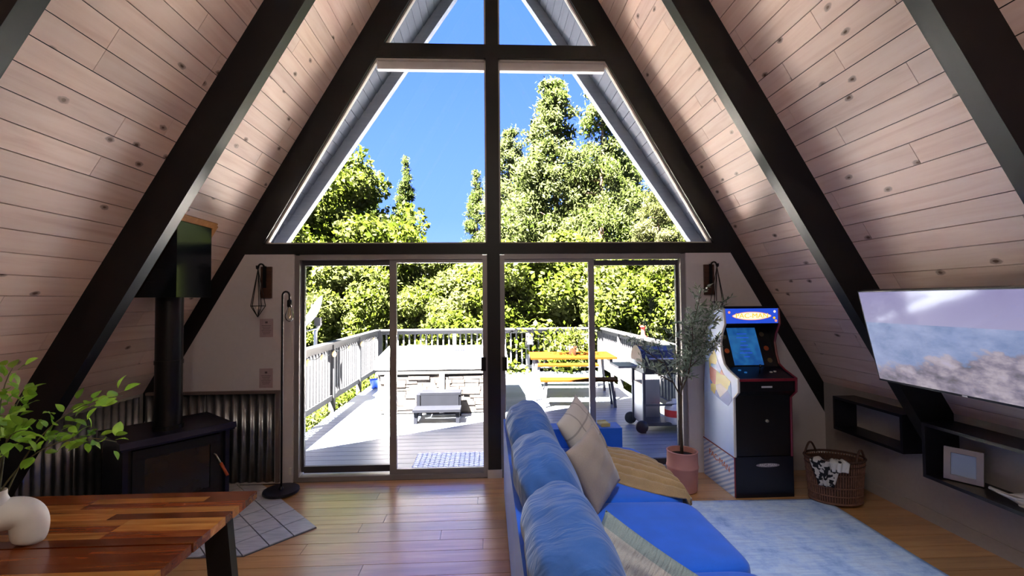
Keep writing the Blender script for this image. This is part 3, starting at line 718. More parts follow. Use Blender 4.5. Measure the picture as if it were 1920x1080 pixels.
# door mat: woven chevron
dm = empty('door_mat', (-.43, 5.03, ZD), 0, 'pale woven chevron door mat on the deck outside the left door', 'door mat')
MB().box((0, 0, .005), (.86, .50, .01)).build('backing', 'mat_grey', dm, .003)
for rI in range(9):
    m = MB(); y = -.225+.056*rI
    for k in range(16):
        x = -.40+k*.0535; m.box((x, y, .014), (.062, .038, .012), Matrix.Rotation(.6 if k % 2 else -.6, 3, 'Z'))
    m.build('braid_row', 'mat_white', dm, .003)
# table and benches
def tablething(name, c, L, W, H, label, cat, nslat, group=None):
    e_ = empty(name, (c[0], c[1], ZD), math.radians(-3), label, cat, group)
    w = W/nslat
    for i in range(nslat): board('slat', (0, -W/2+w*(i+.5), H-.016), L, w-.012, .032, 'teak', e_)
    for s_ in (-1, 1):
        for t_ in (-1, 1): MB().bar((s_*(L/2-.10), t_*(W/2-.06), H-.03), (s_*(L/2-.05), t_*(W/2-.03), 0), .045, .045).build('leg', 'alu_dark', e_, .004)
        MB().bar((s_*(L/2-.10), -W/2+.05, H-.055), (s_*(L/2-.10), W/2-.05, H-.055), .04, .045).build('cross_bar', 'alu_dark', e_, .003)
    return e_
tablething('picnic_table', (1.46, 8.32), 1.50, .92, .75, 'orange-brown slatted picnic table with grey legs on the deck', 'table', 6)
tablething('picnic_bench', (1.43, 7.50), 1.26, .30, .45, 'orange-brown slatted bench in front of the picnic table', 'bench', 2, 'benches of the picnic table')
tablething('picnic_bench', (1.52, 9.22), 1.30, .30, .45, 'orange-brown slatted bench on the far side of the picnic table', 'bench', 2, 'benches of the picnic table')
pp = empty('potted_plant', (1.50, 8.35, ZD+.75), 0, 'small leafy plant in a white pot on the picnic table', 'plant')
MB().lathe([(.06, 0), (.085, .14), (.09, .16), (.075, .16), (.07, .13)], seg=18).build('pot', 'cream_pot', pp, smooth=True)
def pl(rng, n): v = rng.normal(size=(n, 3))*np.array([.17, .15, .09]); return v+np.array([0, 0, .30])
f = link('foliage', quads_mesh('plant_leaves', leaf_quads(700, pl, .07, .6, 9), 'leaf_broad'), pp); f['kind'] = 'stuff'
for x, y, lb in ((.96, 11.10, 'left'), (2.30, 11.10, 'right')):
    e_ = empty('rail_lantern', (x, y-.075, .60), 0, f'small grey lantern on the far railing at the {lb} end of the picnic table', 'lantern', 'lanterns on the far railing')
    MB().box((0,0,.10), (.12,.10,.17)).build('housing', 'steel', e_, .006); MB().box((0,0,.21), (.16,.14,.03)).build('cap', 'alu_dark', e_, .006); MB().box((0,0,-.0), (.14,.12,.03)).build('base', 'alu_dark', e_, .006)
# satellite dish on a mast beyond the left rail
di = empty('satellite_dish', (-3.02, 7.9, -.9), 0, 'white satellite dish on a mast beyond the left railing', 'satellite dish')
MB().tube([(.02,0,0), (.02,0,2.05), (.10,.0,2.2)], .03, 10).build('mast', 'steel', di, smooth=True)
dme = MB(); prof = [(.001, 0), (.12, .012), (.22, .04), (.30, .075), (.305, .085), (.29, .08), (.2, .045), (.1, .02)]
dme.lathe(prof, seg=28); dd = dme.build('reflector', 'dish_white', di, smooth=True); dd.location = (.06, -.05, 2.35); dd.rotation_euler = Euler((0.25, -1.05, .25))
MB().tube([(.05,-.02,2.1), (-.12,-.05,2.06), (-.30,-.1,2.12)], .015, 8).build('feed_arm', 'steel', di, smooth=True)
MB().tube([(-.27,-.09,2.10), (-.33,-.12,2.20)], [.035,.045], 10).build('receiver', 'dish_white', di, smooth=True)
MB().box((.06,0,2.22), (.10,.08,.14)).build('bracket', 'alu_dark', di, .006)
# string lights along left rail
sl = empty('string_lights', (-2.62, 6.2, .86), 0, 'string of small warm bulbs hanging along the left railing', 'string lights')
ys = [7.17, 7.71, 8.56, 9.39, 10.35]
pts = []
allb = [6.0, 6.6]+ys+[10.9]
for a, b in zip(allb, allb[1:]):
    for k in range(6):
        t = k/6; pts.append((0, a+(b-a)*t-6.2, .0-.10*4*t*(1-t)*.6))
MB().tube(pts, .006, 5).build('cable', 'black_metal', sl)
bme = MB().lathe([(.006, 0), (.03, -.03), (.037, -.06), (.028, -.09), (.004, -.105)], seg=12).mesh('bulb', smooth=True); bme.materials.append(MAT['bulb_warm'])
for y in [6.6]+ys: o = link('bulb', bme, sl); o.location = (0, y-6.2, -.02)
bu = empty('bucket', (-2.36, 9.35, ZD), 0, 'small blue bucket on the deck by the left railing', 'bucket')
MB().lathe([(.07, 0), (.095, .17), (.10, .18), (.09, .18), (.065, .01)], seg=18).build('body', 'bucket_blue', bu, smooth=True)
MB().tube([(.095*math.cos(PI*k/10), 0, .17+.09*math.sin(PI*k/10)) for k in range(11)], .004, 6).build('handle', 'steel', bu)
# barbecue
bq = empty('barbecue', (2.2, 6.15, ZD), 0, 'black-lidded gas barbecue on a grey wheeled cart by the right railing', 'barbecue')
MB().box((-.20, -.0, .36), (.02, .46, .52)).build('side_panel', 'steel', bq, .004)
MB().box((-.02, .2, .36), (.36, .02, .52)).build('back_panel', 'steel', bq, .004)
for x, y in ((-.21, -.22), (-.21, .22), (.42, -.22), (.42, .22)): MB().bar((x, y, .0 if x > 0 or y < 0 else .06), (x, y, .78), .035, .035).build('leg', 'alu_dark', bq, .003)
for z in (.12, .36): MB().bar((-.2, -.22, z), (.42, -.22, z), .025, .025).build('cross_bar', 'alu_dark', bq, .002)
MB().box((.1, 0, .09), (.6, .42, .02)).build('bottom_shelf', 'alu_dark', bq, .003)
wm = MB(); wm.lathe([(.0, -.02), (.08, -.02), (.085, 0), (.08, .02), (.0, .02)], seg=18); wme = wm.mesh('wheel', smooth=True); wme.materials.append(MAT['grill_black'])
for y in (-.24, .24): o = link('wheel', wme, bq); o.location = (-.25, y, .085); o.rotation_euler = (PI/2, 0, 0)
MB().box((.1, 0, .84), (.66, .46, .16), taper=.9).build('firebox', 'grill_black', bq, .02)
lid = [(-.23, 0), (-.23, .06), (-.17, .15), (-.05, .20), (.07, .20), (.18, .15), (.23, .06), (.23, 0)]
MB().prism([(-.23, y, .92+z) for y, z in lid], (.66, 0, 0)).build('lid', 'grill_black', bq, .012)
MB().tube([(-.15, -.27, .97), (.35, -.27, .97)], .012, 8).build('handle', 'steel', bq, smooth=True)
MB().box((-.40, 0, .86), (.28, .42, .025)).build('side_shelf', 'dish_white', bq, .008)
tk = empty('propane_tank', (2.42, 6.0, ZD+.10), 0, 'white propane tank with a red label under the barbecue', 'tank')
MB().lathe([(.09, 0), (.12, .03), (.125, .2), (.1, .26), (.03, .29), (.03, .32)], seg=20).build('body', 'tank_white', tk, smooth=True)
MB().lathe([(.1262, .10), (.1262, .19)], seg=20).build('label_band', 'red_plastic', tk)
rf = empty('bird_feeder', (2.74, 8.1, .97), 0, 'small red feeder standing on the right railing', 'feeder')
MB().lathe([(.05, 0), (.055, .02), (.035, .04), (.035, .16), (.05, .18)], seg=14).build('reservoir', 'red_plastic', rf, smooth=True); MB().lathe([(.07, 0), (.075, .012), (.07, .024)], (0,0,0), 16).build('tray', 'red_plastic', rf); MB().lathe([(.055, .18), (.05, .2), (.01, .215)], seg=14).build('cap', 'red_plastic', rf, smooth=True)
# ------------------------------------------------------------------ indoors: hearth, stove, lamp
def clip(poly, sub):
    """convex clip of polygon 'sub' by convex polygon 'poly' (counter-clockwise)"""
    out = sub
    for i in range(len(poly)):
        a, b = poly[i], poly[(i+1) % len(poly)]; inp = out; out = []
        ins = lambda p: (b[0]-a[0])*(p[1]-a[1])-(b[1]-a[1])*(p[0]-a[0]) >= 0
        for j in range(len(inp)):
            p, q = inp[j-1], inp[j]
            if ins(p) != ins(q):
                d1 = (b[0]-a[0])*(p[1]-a[1])-(b[1]-a[1])*(p[0]-a[0]); d2 = (b[0]-a[0])*(q[1]-a[1])-(b[1]-a[1])*(q[0]-a[0]); t = d1/(d1-d2)
                out.append((p[0]+(q[0]-p[0])*t, p[1]+(q[1]-p[1])*t))
            if ins(q): out.append(q)
        if not out: return []
    return out
PAD = [(-1.32, 3.43), (-1.941, 4.0816), (-2.135, 4.27), (-3.17, 4.27), (-3.17, 3.075), (-1.658, 3.075)]
hp = MB().prism([(x, y, .0) for x, y in PAD], (0, 0, .006)).build('hearth_pad', 'slate_grout'); tag(hp, 'grey tiled hearth pad with clipped corners under the wood stove', 'hearth')
ax = Vector((-.69, -.724)); bx_ = Vector((-.69, .724))
for i in range(-1, 13):
    for j in range(-9, 14):
        o_ = Vector((-1.32, 3.43)); g = .004
        q = [o_+ax*(.165*i+g)+bx_*(.2*j+g), o_+ax*(.165*(i+1)-g)+bx_*(.2*j+g), o_+ax*(.165*(i+1)-g)+bx_*(.2*(j+1)-g), o_+ax*(.165*i+g)+bx_*(.2*(j+1)-g)]
        c = clip(PAD, [(v.x, v.y) for v in q])
        if len(c) < 3: continue
        ar = abs(sum(c[k-1][0]*c[k][1]-c[k][0]*c[k-1][1] for k in range(len(c))))/2
        if ar < .002: continue
        cc = Vector((sum(p[0] for p in c)/len(c), sum(p[1] for p in c)/len(c)))
        to = MB().prism([(p[0]-cc.x, p[1]-cc.y, 0) for p in c], (0, 0, .007)).build('tile', 'tile_slate', hp); to.location = (cc.x, cc.y, .005)
# corrugated wainscot sheets
def corrugated(name, L, label, loc, rz, h=.80):
    per = .076; n = int(L/per*10); V = []; F_ = []
    for i in range(n+1):
        x = L*i/n; y = -.010*math.sin(2*PI*x/per)
        V += [(x, y, 0), (x, y, h)]
        if i: k = 2*i; F_.append((k-2, k, k+1, k-1))
    me = bpy.data.meshes.new(name); me.from_pydata(V, [], F_); 
    for p in me.polygons: p.use_smooth = True
    o = link(name, me, None, 'galvanised'); o.location = loc; o.rotation_euler.z = rz
    md = o.modifiers.new('thickness', 'SOLIDIFY'); md.thickness = .0015
    return tag(o, label, 'metal sheet', 'corrugated sheets behind the stove')
corrugated('corrugated_sheet', .62, 'corrugated metal sheet on the end wall beside the floor lamp', (-2.63, YW-.025, .02), 0)
corrugated('corrugated_sheet', .52, 'corrugated metal sheet on the end wall in the corner behind the stove', (-3.16, YW-.025, .02), 0)
corrugated('corrugated_sheet', .66, 'corrugated metal sheet on the left knee wall behind the stove', (-KX+.022, 3.58, .02), PI/2)
corrugated('corrugated_sheet', .44, 'corrugated metal sheet on the left knee wall behind the leafy branches', (-KX+.022, 3.16, .02), PI/2)
corrugated('corrugated_sheet', .9, 'corrugated metal sheet on the left knee wall nearest the dining table', (-KX+.022, 2.15, .02), PI/2)
o = MB().box((-2.56, YW-.026, .835), (1.18, .035, .025)).build('trim_5', 'coping', None, .003); tag(o, 'thin wooden cap along the corrugated sheets on the end wall', 'trim', kind='structure')
o = MB().box((-1.985, YW-.024, .42), (.03, .03, .81)).build('trim_6', 'coping', None, .003); tag(o, 'upright wooden edge strip beside the corrugated sheets', 'trim', kind='structure')

# stove
SA = math.radians(50)
sv = empty('wood_stove', (-2.60, 3.745, .012), SA, 'black cast wood stove with a glass door set across the corner', 'stove')
MB().box((0, .02, .36), (.62, .50, .50)).build('firebox', 'stove_black', sv, .012)
MB().box((0, .03, .055), (.52, .42, .11)).build('pedestal', 'stove_black', sv, .008)
MB().prism([(-.36, -.33, .62), (.36, -.33, .62), (.37, .28, .62), (-.37, .28, .62)], (0, 0, .05)).build('top_plate', 'stove_blue', sv, .012)
MB().box((0, -.295, .645), (.74, .09, .045), Matrix.Rotation(-.3, 3, 'X')).build('top_lip', 'stove_blue', sv, .012)
for s_ in (-1, 1): MB().box((s_*.325, .0, .34), (.03, .56, .56)).build('side_shield', 'stove_blue', sv, .006)
dr = MB(); 
for c, sz in (((0, -.245, .555), (.56, .03, .07)), ((0, -.245, .145), (.56, .03, .07)), ((-.245, -.245, .35), (.07, .03, .36)), ((.245, -.245, .35), (.07, .03, .36))): dr.box(c, sz)
dr = dr.build('door', 'stove_black', sv, .006)
MB().box((0, -.242, .35), (.43, .012, .35)).build('glass', 'stove_glass', dr)
MB().box((0, -.31, .105), (.50, .14, .02)).build('ash_shelf', 'stove_black', sv, .006)
MB().tube([(.18, -.385, .115), (.25, -.385, .115)], .008, 8).build('ash_handle', 'silver', sv, smooth=True)
# flue pipe and ceiling box
fp = empty('flue_pipe', (-2.555, 3.68, .682), 0, 'black round flue pipe rising from the stove to the ceiling box', 'flue')
MB().tube([(0,0,0), (0,0,1.018)], .0915, 28).build('pipe', 'pipe_black', fp, smooth=False); auto_smooth(fp.children[0])
MB().lathe([(.093, 0), (.101, .0), (.101, .03), (.093, .03)], seg=28).build('collar', 'pipe_black', fp)
MB().lathe([(.093, .5), (.0965, .5), (.0965, .53), (.093, .53)], seg=28).build('seam_band', 'pipe_black', fp)
hb = .21; bxm = MB(); CX, CY = -2.57, 3.67
cor = [(CX+a, CY+b) for a, b in ((-hb, -hb), (hb, -hb), (hb, hb), (-hb, hb))]
bxm.prism([(x, y, 1.70) for x, y in cor], (0, 0, 1.5))
res_ = bmesh.ops.bisect_plane(bxm.bm, geom=bxm.bm.verts[:]+bxm.bm.edges[:]+bxm.bm.faces[:], plane_co=(0, 0, RA-.012), plane_no=(-T3, 0, 1), clear_outer=True)
cut = [e_ for e_ in res_['geom_cut'] if isinstance(e_, bmesh.types.BMEdge)]
segs = [(e_.verts[0].co.copy(), e_.verts[1].co.copy()) for e_ in cut]
bmesh.ops.holes_fill(bxm.bm, edges=cut)
fb = bxm.build('flue_box', 'glossy_box'); tag(fb, 'glossy dark square box boxing in the flue where it meets the ceiling', 'flue box')
tr = empty('flue_trim', (CX, CY, 1.9), 0, 'orange wooden moulding around the flue box on the ceiling', 'moulding')
cen = sum((a+b for a, b in segs), Vector())/(2*len(segs)); rn = Vector((T3/2, 0, -.5))
for a, b in segs:
    if (a-b).length < .03 or (a.z < 1.71 and b.z < 1.71): continue
    d = (b-a).normalized(); off = d.cross(rn); off.normalize()
    if off.dot((a+b)/2-cen) < 0: off = -off
    off *= .027
    MB().bar(a+off-d*.03-tr.location, b+off+d*.03-tr.location, .05, .022, up=rn).build('moulding_strip', 'orange_trim', tr, .003)
hdl = MB().tube([(.235, -.262, .44), (.235, -.30, .44), (.258, -.345, .37)], .006, 8).build('door_handle', 'silver', sv, smooth=True)
MB().tube([(.255, -.34, .378), (.288, -.385, .28)], .0115, 10).build('handle_grip', 'copper_red', hdl, smooth=True)
# floor lamp
lp = empty('floor_lamp', (-1.855, 4.06, .014), 0, 'slim black floor lamp with a bare bulb hooked over at the top', 'lamp')
MB().lathe([(.145, 0), (.148, .008), (.145, .022), (.02, .028), (.012, .05)], seg=36).build('base', 'arcade_navy', lp, smooth=False); auto_smooth(lp.children[0])
arch = [(0,0,.03), (0,0,1.70)]+[(.03-.03*math.cos(PI*k/8), 0, 1.70+.035*math.sin(PI*k/8)) for k in range(1, 9)]+[(.06, 0, 1.66)]
MB().tube(arch, .0085, 10).build('pole', 'black_metal', lp, smooth=True)
MB().lathe([(.018, 0), (.02, .01), (.02, .055), (.012, .065)], (.06, 0, 1.60), 16).build('socket', 'black_metal', lp, smooth=True)
bl = MB().lathe([(.012, .0), (.016, -.015), (.034, -.065), (.036, -.09), (.026, -.115), (.005, -.13)], (.06, 0, 1.60), 20).build('bulb', 'bulb_glass', lp, smooth=True)
MB().tube([(.055,0,1.59), (.05,0,1.53), (.06,0,1.50), (.07,0,1.53), (.065,0,1.59)], .0025, 6).build('filament', 'brass', bl)
cd = MB().tube([(-1.86, 4.20, .012), (-1.90, 4.235, .012), (-2.0, 4.24, .012), (-2.1, 4.235, .012), (-2.3, 4.235, .012)], .004, 6).build('lamp_cord', 'black_metal'); tag(cd, 'black lamp cord running along the wall behind the floor lamp', 'cord')
vs_ = MB().box((-1.87, YW-.02, .11), (.022, .022, .06)).build('outlet_plug', 'white_gloss', None, .004); tag(vs_, 'small white plug low on the wall beside the left door', 'plug')

# wall sconces and notices
def sconce(side, x, label):
    e_ = empty('wall_sconce', (x, YW-.008, 1.84), 0, label, 'sconce', 'hanging candle sconces either side of the doors')
    MB().box((0, -.012, 0), (.095, .024, .29)).build('plaque', 'dark_wood', e_, .003)
    hk = MB(); hk.box((-side*.012*-1, -.028, .05), (.03, .008, .20))
    hk.tube([(side*.012, -.03, .13)]+[(side*.012+.0, -.03-.055*(1-math.cos(PI*k/8)), .13+.035*math.sin(PI*k/8)) for k in range(1, 9)]+[(side*.012, -.15, .115), (side*.012, -.168, .12), (side*.012, -.17, .145)], .008, 8)
    hk.build('hook', 'black_metal', e_)
    w = MB(); px, py, pz = side*.012, -.145, .115
    ring = [Vector((px+.062*math.cos(2*PI*k/5+.3), py+.062*math.sin(2*PI*k/5+.3), -.215)) for k in range(5)]
    top = Vector((px, py, pz)); bot = Vector((px, py, -.315))
    for k in range(5):
        w.tube([top, ring[k]], .0035, 5); w.tube([ring[k], ring[(k+1) % 5]], .0035, 5); w.tube([ring[k], bot], .0035, 5)
    w.build('wire_holder', 'black_metal', e_)
    MB().lathe([(.018, 0), (.02, .004), (.02, .03), (.004, .034)], (px, py, -.245), 14).build('tealight', 'candle', e_, smooth=True)
sconce(-1, -2.097, 'hanging wire candle holder on a wood plaque left of the doors')
sconce(1, 2.075, 'hanging wire candle holder on a wood plaque above the olive tree')
for i, (z0, z1, lb) in enumerate(((1.335, 1.504, 'upper pinkish paper notice taped to the wall below the left sconce'), (.87, 1.048, 'lower pinkish paper notice taped to the wall above the metal sheets'))):
    e_ = empty('paper_notice', (-2.10, YW-.0095, (z0+z1)/2), 0, lb, 'notice', 'paper notices on the left wall')
    MB().box((0,0,0), (.122, .0016, z1-z0)).build('sheet', 'paper', e_)
    MB().box((.0, -.0012, .052), (.022, .0008, .018)).build('printed_mark', 'ink', e_)
    for k in range(6): MB().box((0, -.0012, .022-k*.015), (.085-.012*(k % 3), .0008, .0035)).build('text_line', 'ink', e_)

# ------------------------------------------------------------------ dining table, vase, branches
dt = empty('dining_table', (-2.05, 1.75, 0), 0, 'dark acacia butcher-block dining table with black metal legs', 'table')
rg = random.Random(11)
for slab_, (y0, y1, z_) in enumerate(((1.79, 2.262, .75), (1.20, 1.784, .7485))):
    nr = 9 if slab_ == 0 else 11; w = (y1-y0)/nr
    for r in range(nr):
        x = -2.86; xe = -1.172-(.004*slab_)
        while x < xe-.01:
            L = min(rg.choice((.35, .5, .65, .8)), xe-x)
            if xe-x-L < .15: L = xe-x
            L = round(L, 2) if xe-x-L > .01 else L
            board('stave', (x+L/2+2.05, y0+w*(r+.5)-1.75, z_-.0175), L-.0006, w-.0006, .035, rg.choice(('acacia', 'acacia', 'acacia_light')), dt); x += L
for yy, sg in ((2.03, 1), (1.38, -1)):
    MB().bar((-1.22+2.05, yy-1.75, .715), (-1.16+2.05, yy-1.75+.02*sg, .0), .10, .045, up=(0, 1, 0)).build('leg', 'black_metal', dt, .004)
    MB().bar((-2.76+2.05, yy-1.75, .715), (-2.82+2.05, yy-1.75+.02*sg, .0), .10, .045, up=(0, 1, 0)).build('leg', 'black_metal', dt, .004)
for x in (-1.24, -2.74): MB().box((x+2.05, -.045, .705), (.08, .86, .02)).build('top_bracket', 'black_metal', dt, .003)
MB().box((0, 0, .69), (1.4, .05, .03)).build('stretcher', 'black_metal', dt, .003)
VX, VY, VZ = -1.868, 1.80, .7505
va = MB()
pth = [(-.070, 0, .0), (-.072, 0, .006), (-.073, 0, .02), (-.074, 0, .05), (-.072, 0, .075), (-.066, 0, .096), (-.052, 0, .112), (-.03, 0, .120), (0, 0, .123), (.03, 0, .120), (.052, 0, .112), (.066, 0, .096), (.072, 0, .075), (.074, 0, .05), (.073, 0, .02), (.072, 0, .006), (.070, 0, .0)]
rad = [.040, .050, .057, .061, .062, .0615, .0605, .059, .058, .059, .0605, .0615, .062, .061, .057, .050, .040]
va.tube(pth, rad, 28)
va.lathe([(.052, .150), (.043, .176), (.036, .190), (.034, .200), (.036, .216), (.031, .216), (.028, .19)], (-.03, 0, 0), 28, 1.1, .95)
vo_ = va.build('arch_vase', 'ceramic', None, smooth=True); vo_.location = (VX, VY, VZ); vo_.rotation_euler.z = math.radians(36); vo_.scale.x = .92; vo_.modifiers.new('round', 'SUBSURF').render_levels = 2
tag(vo_, 'off-white stoneware arch-shaped vase with two legs on the dining table', 'vase')
br = empty('leafy_branches', (VX-.03, VY, VZ+.20), 0, 'spray of bright green leafy branches standing in the arch vase', 'branches')
lfm = bmesh.new(); 
nseg = 6; V = []
for k in range(nseg+1):
    t = k/nseg; wd_ = .30*math.sin(PI*t**.8)**.8 if 0 < t < 1 else .0
    z_ = .12*math.sin(PI*t); V.append([lfm.verts.new((t, -wd_, z_+.08*wd_)), lfm.verts.new((t, 0, z_-.03)), lfm.verts.new((t, wd_, z_+.08*wd_))])
for a, b in zip(V, V[1:]):
    for i in (0, 1): lfm.faces.new((a[i], b[i], b[i+1], a[i+1]))
bmesh.ops.remove_doubles(lfm, verts=lfm.verts[:], dist=1e-4)
for f in lfm.faces: f.smooth = True
LEAF = bpy.data.meshes.new('leaf'); lfm.to_mesh(LEAF); lfm.free(); LEAF.materials.append(MAT['leaf_house'])
def leaf_at(p, d, s, parent, roll):
    o = link('leaf', LEAF, parent); d = Vector(d).normalized()
    q = d.to_track_quat('X', 'Z').to_matrix().to_4x4()
    o.matrix_local = Matrix.Translation(p)@q@Matrix.Rotation(roll, 4, 'X')@Matrix.Scale(s, 4)
rg = random.Random(5)
ends = [((.02,.02,0), (.08,.02,.16), (.22,.0,.34), (.47,-.02,.36)), ((.0,.0,0), (.03,-.02,.2), (.02,-.04,.36), (.10,-.05,.48)),
        ((.01,0,0), (.06,.04,.14), (.18,.06,.22), (.40,.04,.17)), ((-.01,0,0), (-.03,0,.2), (-.08,.02,.34), (-.16,.02,.42)),
        ((-.01,.0,0), (-.06,-.02,.16), (-.16,-.06,.28), (-.30,-.06,.32)), ((.01,-.01,0), (.04,-.03,.15), (.10,-.08,.26), (.24,-.14,.27)), ((0,.01,0), (-.02,.05,.2), (-.06,.10,.30), (-.05,.16,.36))]
def bez(P, t):
    P = [Vector(p) for p in P]
    while len(P) > 1: P = [a.lerp(b, t) for a, b in zip(P, P[1:])]
    return P[0]
for B in ends:
    pts = [bez(B, k/12) for k in range(13)]
    st_ = MB().tube([(-.0, 0, -.16)]+pts, [.003]+[.0034-.002*k/12 for k in range(13)], 6).build('stem', 'stem_green', br, smooth=True)
    for k in range(34):
        t = .38+.62*(k/33)
        p = bez(B, t); dv = (bez(B, min(1, t+.02))-bez(B, t-.02)).normalized()
        side = Vector((rg.gauss(0, 1), rg.gauss(0, 1), rg.gauss(0.1, .8))).normalized()
        tw = side*rg.uniform(.01, .05); leaf_at(p+tw, dv*.5+side, rg.uniform(.038, .060), br, rg.uniform(-1, 1))

# ------------------------------------------------------------------ sofa
so = empty('sofa', (.60, 2.05, 0), 0, 'long royal blue fabric sofa facing the television, seen from behind', 'sofa')
W0 = Vector((-.60, -2.05, 0))
def spart(name, x0, x1, y0, y1, z0, z1, bev, mat='sofa_blue'):
    o = MB().box(((x0+x1)/2-.60, (y0+y1)/2-2.05, (z0+z1)/2), (x1-x0, y1-y0, z1-z0)).build(name, mat, so, bev, True, 3); return auto_smooth(o, 60)
spart('back_frame', .068, .21, .30, 3.82, .06, .665, .03)
spart('base', .10, 1.08, .30, 3.80, .10, .29, .02)
spart('arm', .07, 1.03, 3.68, 3.86, .08, .61, .075)
spart('arm', .07, 1.03, .22, .40, .08, .61, .05)
for x in (.14, 1.02):
    for y in (.4, 3.72): MB().box((x-.6, y-2.05, .057), (.06, .06, .086), taper=.7).build('foot', 'dark_wood', so, .004)
seats = [(2.69, 3.69), (2.0, 2.685), (1.20, 1.995), (.40, 1.195)]
for i, (a, b) in enumerate(seats):
    me = supercushion(.88, b-a+.012, .19, 9., 14, .0015, i); o = link('seat_cushion', me, so, 'sofa_blue'); o.location = (.70-.6, (a+b)/2-2.05, .375)
bc = [(2.80, 3.66), (2.04, 2.84), (1.24, 2.07), (.42, 1.27)]
for i, (a, b) in enumerate(bc):
    me = supercushion(.31, b-a+.005, .50, 3.3, 30, .008, 20+i); o = link('back_cushion', me, so, 'sofa_crinkle'); o.location = (.265-.6, (a+b)/2-2.05, .655); o.rotation_euler = (0, math.radians(-22), 0)
def pillow(name, A, B, D, thick, mat, label, sofa_grp=True, n=26):
    A, B, D = Vector(A), Vector(B), Vector(D); X = (B-A); w = X.length; X.normalize(); Y_ = A-D; Y_ -= X*Y_.dot(X); h = Y_.length; Y_.normalize(); Zv = X.cross(Y_)
    bm = bmesh.new(); uvl = bm.loops.layers.uv.new('UVMap'); V = {}
    for s_ in (1, -1):
        for i in range(n+1):
            for j in range(n+1):
                u, v = i/n*2-1, j/n*2-1
                if s_ == -1 and (i in (0, n) or j in (0, n)): V[(s_, i, j)] = V[(1, i, j)]; continue
                e_ = ((1-abs(u)**2.4)*(1-abs(v)**2.4))**.55
                px = u*(1-.06*(1-v*v)*abs(u)); py = v*(1-.06*(1-u*u)*abs(v))
                wob = .004*math.sin(u*7+v*3)+.003*math.sin(v*11-u*4)
                V[(s_, i, j)] = bm.verts.new((px*w/2, py*h/2, s_*thick/2*e_+wob*e_))
    for s_ in (1, -1):
        for i in range(n):
            for j in range(n):
                q = [(s_, i, j), (s_, i+1, j), (s_, i+1, j+1), (s_, i, j+1)]
                if s_ < 0: q = q[::-1]
                f = bm.faces.new([V[k] for k in q]); f.smooth = True
                for lo_, k in zip(f.loops, q): lo_[uvl].uv = (k[1]/n, k[2]/n)
    me = bpy.data.meshes.new(name); bm.to_mesh(me); bm.free()
    o = link(name, me, None, mat); c = A+X*w/2-Y_*h/2
    o.matrix_world = Matrix(((X.x,Y_.x,Zv.x,c.x),(X.y,Y_.y,Zv.y,c.y),(X.z,Y_.z,Zv.z,c.z),(0,0,0,1)))
    return tag(o, label, 'pillow', 'throw pillows on the sofa')
pillow('throw_pillow', (.39, 3.0, .84), (.60, 3.42, .945), (.66, 3.05, .47), .15, 'plaid', 'cream throw pillow with faint plaid lines, farthest on the sofa')
pillow('throw_pillow', (.375, 2.56, .80), (.605, 2.90, .865), (.585, 2.58, .47), .14, 'cushion_tan', 'plain tan throw pillow in front of the plaid one')
pillow('throw_pillow', (.446, 1.96, .752), (.80, 1.75, .556), (.45, 1.83, .48), .13, 'striped_linen', 'cream linen throw pillow with grey-green stripes, nearest on the sofa')
# throw blanket: ribbed sheet folded over the far seat
def throw():
    bm = bmesh.new(); nu, nv = 60, 70; G = []
    inner = [(.74, 2.98), (.84, 2.84), (.98, 2.73), (1.135, 2.665)]
    outer = [(.80, 3.60), (1.0, 3.56), (1.19, 3.42), (1.20, 2.72)]
    def drop(x, y, z):
        if x > 1.115: return Vector((1.115+.045*math.tanh((x-1.115)*14), y, z-(x-1.115)*1.6))
        return Vector((x, y, z))
    for i in range(nu+1):
        row = []
        for j in range(nv+1):
            s_, t = i/nu, j/nv
            a = bez([(x, y, 0) for x, y in inner], s_); b = bez([(x, y, 0) for x, y in outer], s_); p = a.lerp(b, t)
            edge = 1-abs(2*t-1)**6
            z_ = .472+.014+.034*abs(math.sin(t*PI*6.5))**.8*edge+.03*math.sin(PI*t)+.006*math.sin(s_*40+t*5)*.3
            z_ = .470+(z_-.470)*min(1, edge+.2)
            row.append(bm.verts.new(drop(p.x, p.y, z_)))
        G.append(row)
    for i in range(nu):
        for j in range(nv): f = bm.faces.new((G[i][j], G[i+1][j], G[i+1][j+1], G[i][j+1])); f.smooth = True
    bmesh.ops.recalc_face_normals(bm, faces=bm.faces[:])
    me = bpy.data.meshes.new('throw_blanket'); bm.to_mesh(me); bm.free(); o = link('throw_blanket', me, None, 'throw_tan')
    md = o.modifiers.new('thick', 'SOLIDIFY'); md.thickness = .012; md.offset = -1
    return tag(o, 'tan chunky ribbed throw blanket draped over the far sofa seat', 'blanket')
throw()
ty = empty('arm_tray', (.90, 3.77, .612), .1, 'small square yellow-wood tray on the far arm of the sofa', 'tray')
MB().box((0,0,.012), (.075,.10,.02)).build('board', 'yellow_wood', ty, .004); 
for c, sz in (((0,.052,.014), (.075,.006,.028)), ((0,-.052,.014), (.075,.006,.028))): MB().box(c, sz).build('rim', 'yellow_wood', ty, .002)

